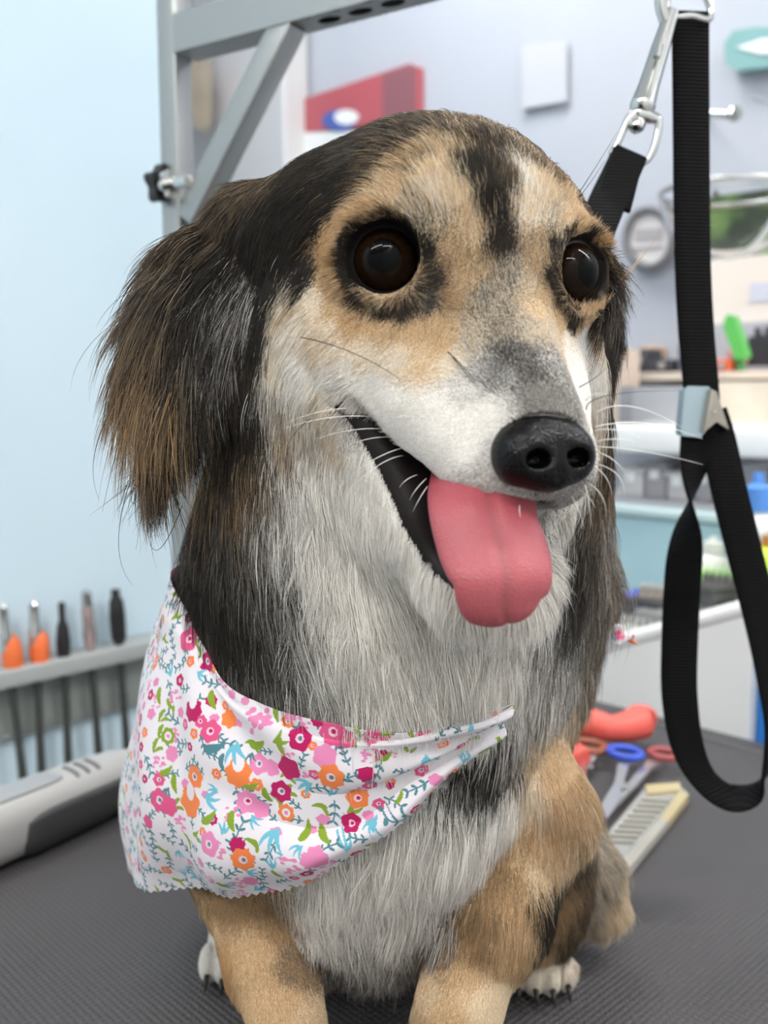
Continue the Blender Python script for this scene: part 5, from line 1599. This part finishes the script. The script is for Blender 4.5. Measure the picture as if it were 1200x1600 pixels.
# right hand organiser
OR = empty('wall_organiser', wp(1170, 520, .1), 'grey wall organiser with dark combs right of the leash', 'organiser')
flat('back_board', 1098, 503, 1245, 583, .04, .02, M('grey_board', .5, (.48, .48, .52)), OR)
for k, (x, hh_) in enumerate(((1172, 46), (1182, 60), (1190, 50), (1198, 62), (1208, 48))):
    H = empty('black_comb', wp(x, 540, .09), ['short black comb, leftmost in the organiser right of the green brush', 'tall black comb second from the left in the organiser', 'middle black comb of the organiser, shorter than both neighbours', 'tall black comb at the very right edge in the organiser', 'black comb in the organiser just past the right edge'][k], 'comb', 'black combs in the organiser')
    spn = flat('spine', x - 3, 572 - hh_, x + 1, 572, .085, .008, m_dk, H)
    V_, F_ = merge(*[wbox(x + 1, 572 - hh_ + 4 * j, x + 5, 574 - hh_ + 4 * j, .083, .004) for j in range(int(hh_ / 4))]); obj('teeth', (V_, F_), m_dk, spn, False)
GBR = empty('green_brush', wp(1145, 530, .14), 'bright green flat brush leaning upright right of the leash', 'brush')
quadpanel('paddle', [(1132, 496), (1138, 491), (1145, 494), (1165, 555), (1160, 562), (1148, 560), (1130, 512)], .15, .02, M('leaf_green_plastic', .4, (.12, .52, .10)), GBR)
gb0, gb1 = wp(1154, 556, .14), wp(1160, 583, .14); obj('stem', tube([gb0, gb1], .006, 12), M('dark_green_plastic', .4, (.05, .25, .06)), GBR)
ontop('red_orange_cup', 'small orange-red cup on the ledge just right of the leash', 'cup', 1112, 1142, 562, 582, .15, M('orange_red', .45, (.72, .12, .04)))
ontop('pink_puff', 'dusty pink puff between the orange-red cup and the green brush', 'puff', 1136, 1156, 546, 570, .11, M('dusty_pink', .8, (.62, .28, .28)))
# grey cabinet, beige post, white counter
GC = empty('base_cabinet', wp(1010, 650, .20) * (1, 1, 0), 'grey cabinet between the dog\'s cheek and the leash', 'cabinet')
flat('cabinet_front', 968, 604, 1092, 686, .25, .16, M('mid_grey_paint', .5, (.40, .40, .42)), GC)
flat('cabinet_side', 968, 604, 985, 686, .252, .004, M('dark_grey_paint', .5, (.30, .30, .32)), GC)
tag(flat('wood_post', 938, 545, 967, 690, .24, .05, M('pale_wood', .6, (.72, .58, .48))), 'pale wooden upright beside the dog\'s dark cheek fur', 'post')
tag(flat('cream_shelf_unit', 1100, 596, 1245, 672, .22, .16, NT('cream_laminate', .6).noise_color((.60, .50, .38), (.80, .72, .60), 9, 3).m), 'cream and tan shelf unit right of the leash slide', 'shelf unit')
CT = empty('counter', wp(1080, 700, .42), 'bright white glossy counter running behind the leash', 'counter')
a, b = wp(905, 684, .42), wp(1290, 684, .42); cc_ = (a + b) / 2 + E2 * .12; cc_[2] = wp(1080, 684, .42)[2] - .004
obj('worktop', box(cc_, E1 * np.dot(b - a, E1) / 2, E2 * .12, EZ * .016, .005), M('glossy_white', .12, (.90, .90, .90)), CT)
c2 = cc_ + E2 * .02; c2[2] = cc_[2] / 2 - .02; obj('counter_base', box(c2 + E2 * .08, E1 * np.dot(b - a, E1) / 2, E2 * .02, EZ * (cc_[2] / 2 - .016), .0), M('counter_grey', .6, (.50, .53, .54)), CT)
m_und = M('grey_shelf_panel', .6, (.50, .50, .52))
US = empty('under_shelf', wp(1080, 790, .40), 'grey shelf under the white counter holding baskets', 'shelf')
a, b = wp(905, 790, .40), wp(1290, 790, .40); cc_ = (a + b) / 2 + E2 * .07; cc_[2] = wp(1080, 793, .40)[2]
obj('shelf_board', box(cc_, E1 * np.dot(b - a, E1) / 2, E2 * .07, EZ * .004, .001), m_und, US)
for lb, x0, x1, yt, c_ in (('pale grey basket on the under-counter shelf beside the dog\'s neck', 965, 1000, 735, (.60, .59, .60)), ('darker grey basket on the under-counter shelf, second from the dog', 1003, 1035, 728, (.36, .34, .36)),
                           ('light grey basket on the under-counter shelf touching the leash', 1038, 1070, 742, (.56, .54, .55)), ('dark grey basket seen between the leash strands', 1082, 1108, 735, (.34, .33, .35)), ('grey basket right of the leash under the counter', 1135, 1158, 730, (.42, .42, .44))):
    H = empty('storage_basket', wp((x0 + x1) / 2, 790, .38), lb, 'basket', 'baskets under the counter')
    mb = M('basket_plastic', .5, c_); a, b = wp(x0, 790, .385), wp(x1, 790, .385); zb_ = cc_[2] + .004; zt_ = wp((x0 + x1) / 2, yt, .385)[2]
    c4 = (a + b) / 2 + E2 * .04; c4[2] = (zb_ + zt_) / 2; bb_ = obj('basket_body', box(c4, E1 * np.dot(b - a, E1) / 2, E2 * .035, EZ * (zt_ - zb_) / 2, .003), mb, H)
    c5 = c4.copy(); c5[2] = zt_; obj('rim', box(c5, E1 * (np.dot(b - a, E1) / 2 + .003), E2 * .038, EZ * .004, .002), mb, H)
    c6 = c4 - E2 * .037; c6[2] = (zt_ + c4[2]) / 2; obj('label_slot', box(c6, E1 * np.dot(b - a, E1) * .22, E2 * .002, EZ * .006, .0005), m_white, bb_)
mgl = NT('tinted_tub', .3, (.42, .62, .68), spec=.5)
TB = empty('blue_tub', wp(1030, 850, .40), 'large pale teal tub below the baskets behind the leash', 'tub')
a, b = wp(930, 830, .42), wp(1150, 830, .42); zt_ = wp(1040, 803, .42)[2]; c4 = (a + b) / 2 + E2 * .06; c4[2] = zt_ / 2
obj('tub_body', box(c4, E1 * np.dot(b - a, E1) / 2, E2 * .055, EZ * zt_ / 2, .012), mgl.m, TB)
c5 = c4.copy(); c5[2] = zt_; obj('tub_rim', box(c5, E1 * (np.dot(b - a, E1) / 2 + .006), E2 * .062, EZ * .006, .003), M('tub_rim', .3, (.60, .74, .76)), TB)
def bottle(name, label, px, ytop, ybot, off, rad, body_c, cap_c, capfrac=.2, group=None):
    b0_ = wp(px, ybot, off); t0_ = wp(px, ytop, off); H_ = t0_[2] - b0_[2]; H = empty(name, b0_, label, 'bottle', group)
    hb = H_ * (1 - capfrac)
    obj('bottle_body', lathe([(0, 0), (rad * .95, 0), (rad, .004), (rad, hb * .72), (rad * .85, hb * .84), (rad * .45, hb * .95), (rad * .42, hb), (0, hb)], b0_, EZ, 24), M('bottle_plastic', .35, body_c), H)
    obj('cap', lathe([(0, hb * .98), (rad * .55, hb * .98), (rad * .55, hb + H_ * capfrac * .6), (rad * .25, hb + H_ * capfrac * .7), (rad * .2, H_), (0, H_)], b0_, EZ, 20), M('cap_plastic', .4, cap_c), H)
    return H
bottle('shampoo_bottle', 'tall white bottle with a bright blue cap at the right edge', 1178, 738, 905, .47, .026, (.86, .87, .88), (.10, .28, .72), .34)
bottle('lotion_bottle', 'small cream bottle seen between the leash strands', 1112, 838, 925, .47, .020, (.84, .84, .78), (.84, .84, .78), .25)
bottle('green_bottle', 'dark green capped clear bottle at the far right edge', 1206, 820, 945, .49, .018, (.62, .68, .64), (.03, .20, .10), .3)
LM = empty('green_lid_tub', wp(1120, 905, .47), 'low tub with a lime green lid between the leash strands', 'tub')
bb = wp(1122, 925, .47); obj('tub_body', lathe([(0, 0), (.030, 0), (.032, .012), (0, .012)], bb, EZ, 24), M('tub_grey', .5, (.75, .78, .75)), LM)
obj('lid', lathe([(0, .012), (.034, .012), (.034, .024), (.030, .027), (0, .027)], bb, EZ, 24), M('lime_lid', .4, (.34, .68, .16)), LM)
# a low trolley that carries the bottles and tubs at that side
TR = empty('supply_trolley', wp(1160, 950, .47) * (1, 1, 0), 'white trolley shelf holding bottles behind the bin', 'trolley')
zz_ = min(wp(1178, 905, .47)[2], wp(1206, 945, .49)[2], bb[2]) - .003
a, b = wp(1060, 920, .47), wp(1300, 920, .47); c4 = (a + b) / 2; c4[2] = zz_ - .004
obj('trolley_top', box(c4, E1 * np.dot(b - a, E1) / 2, E2 * .034, EZ * .004, .001), m_white, TR)
for sx in (-1, 1):
    for sy in (-1, 1):
        q = c4 + E1 * sx * (np.dot(b - a, E1) / 2 - .01) + E2 * sy * .027; q[2] = (zz_ - .008) / 2
        obj('leg', box(q, E1 * .006, E2 * .006, EZ * (zz_ - .008) / 2), m_steel, TR, False)
pts, R, colr, L = grow_fur('fur', DENS, 5, under_cloth)
print('HAIRS', len(pts))
curves_obj('fur', pts, R, colr, mf.m, DOG)
del pts, R
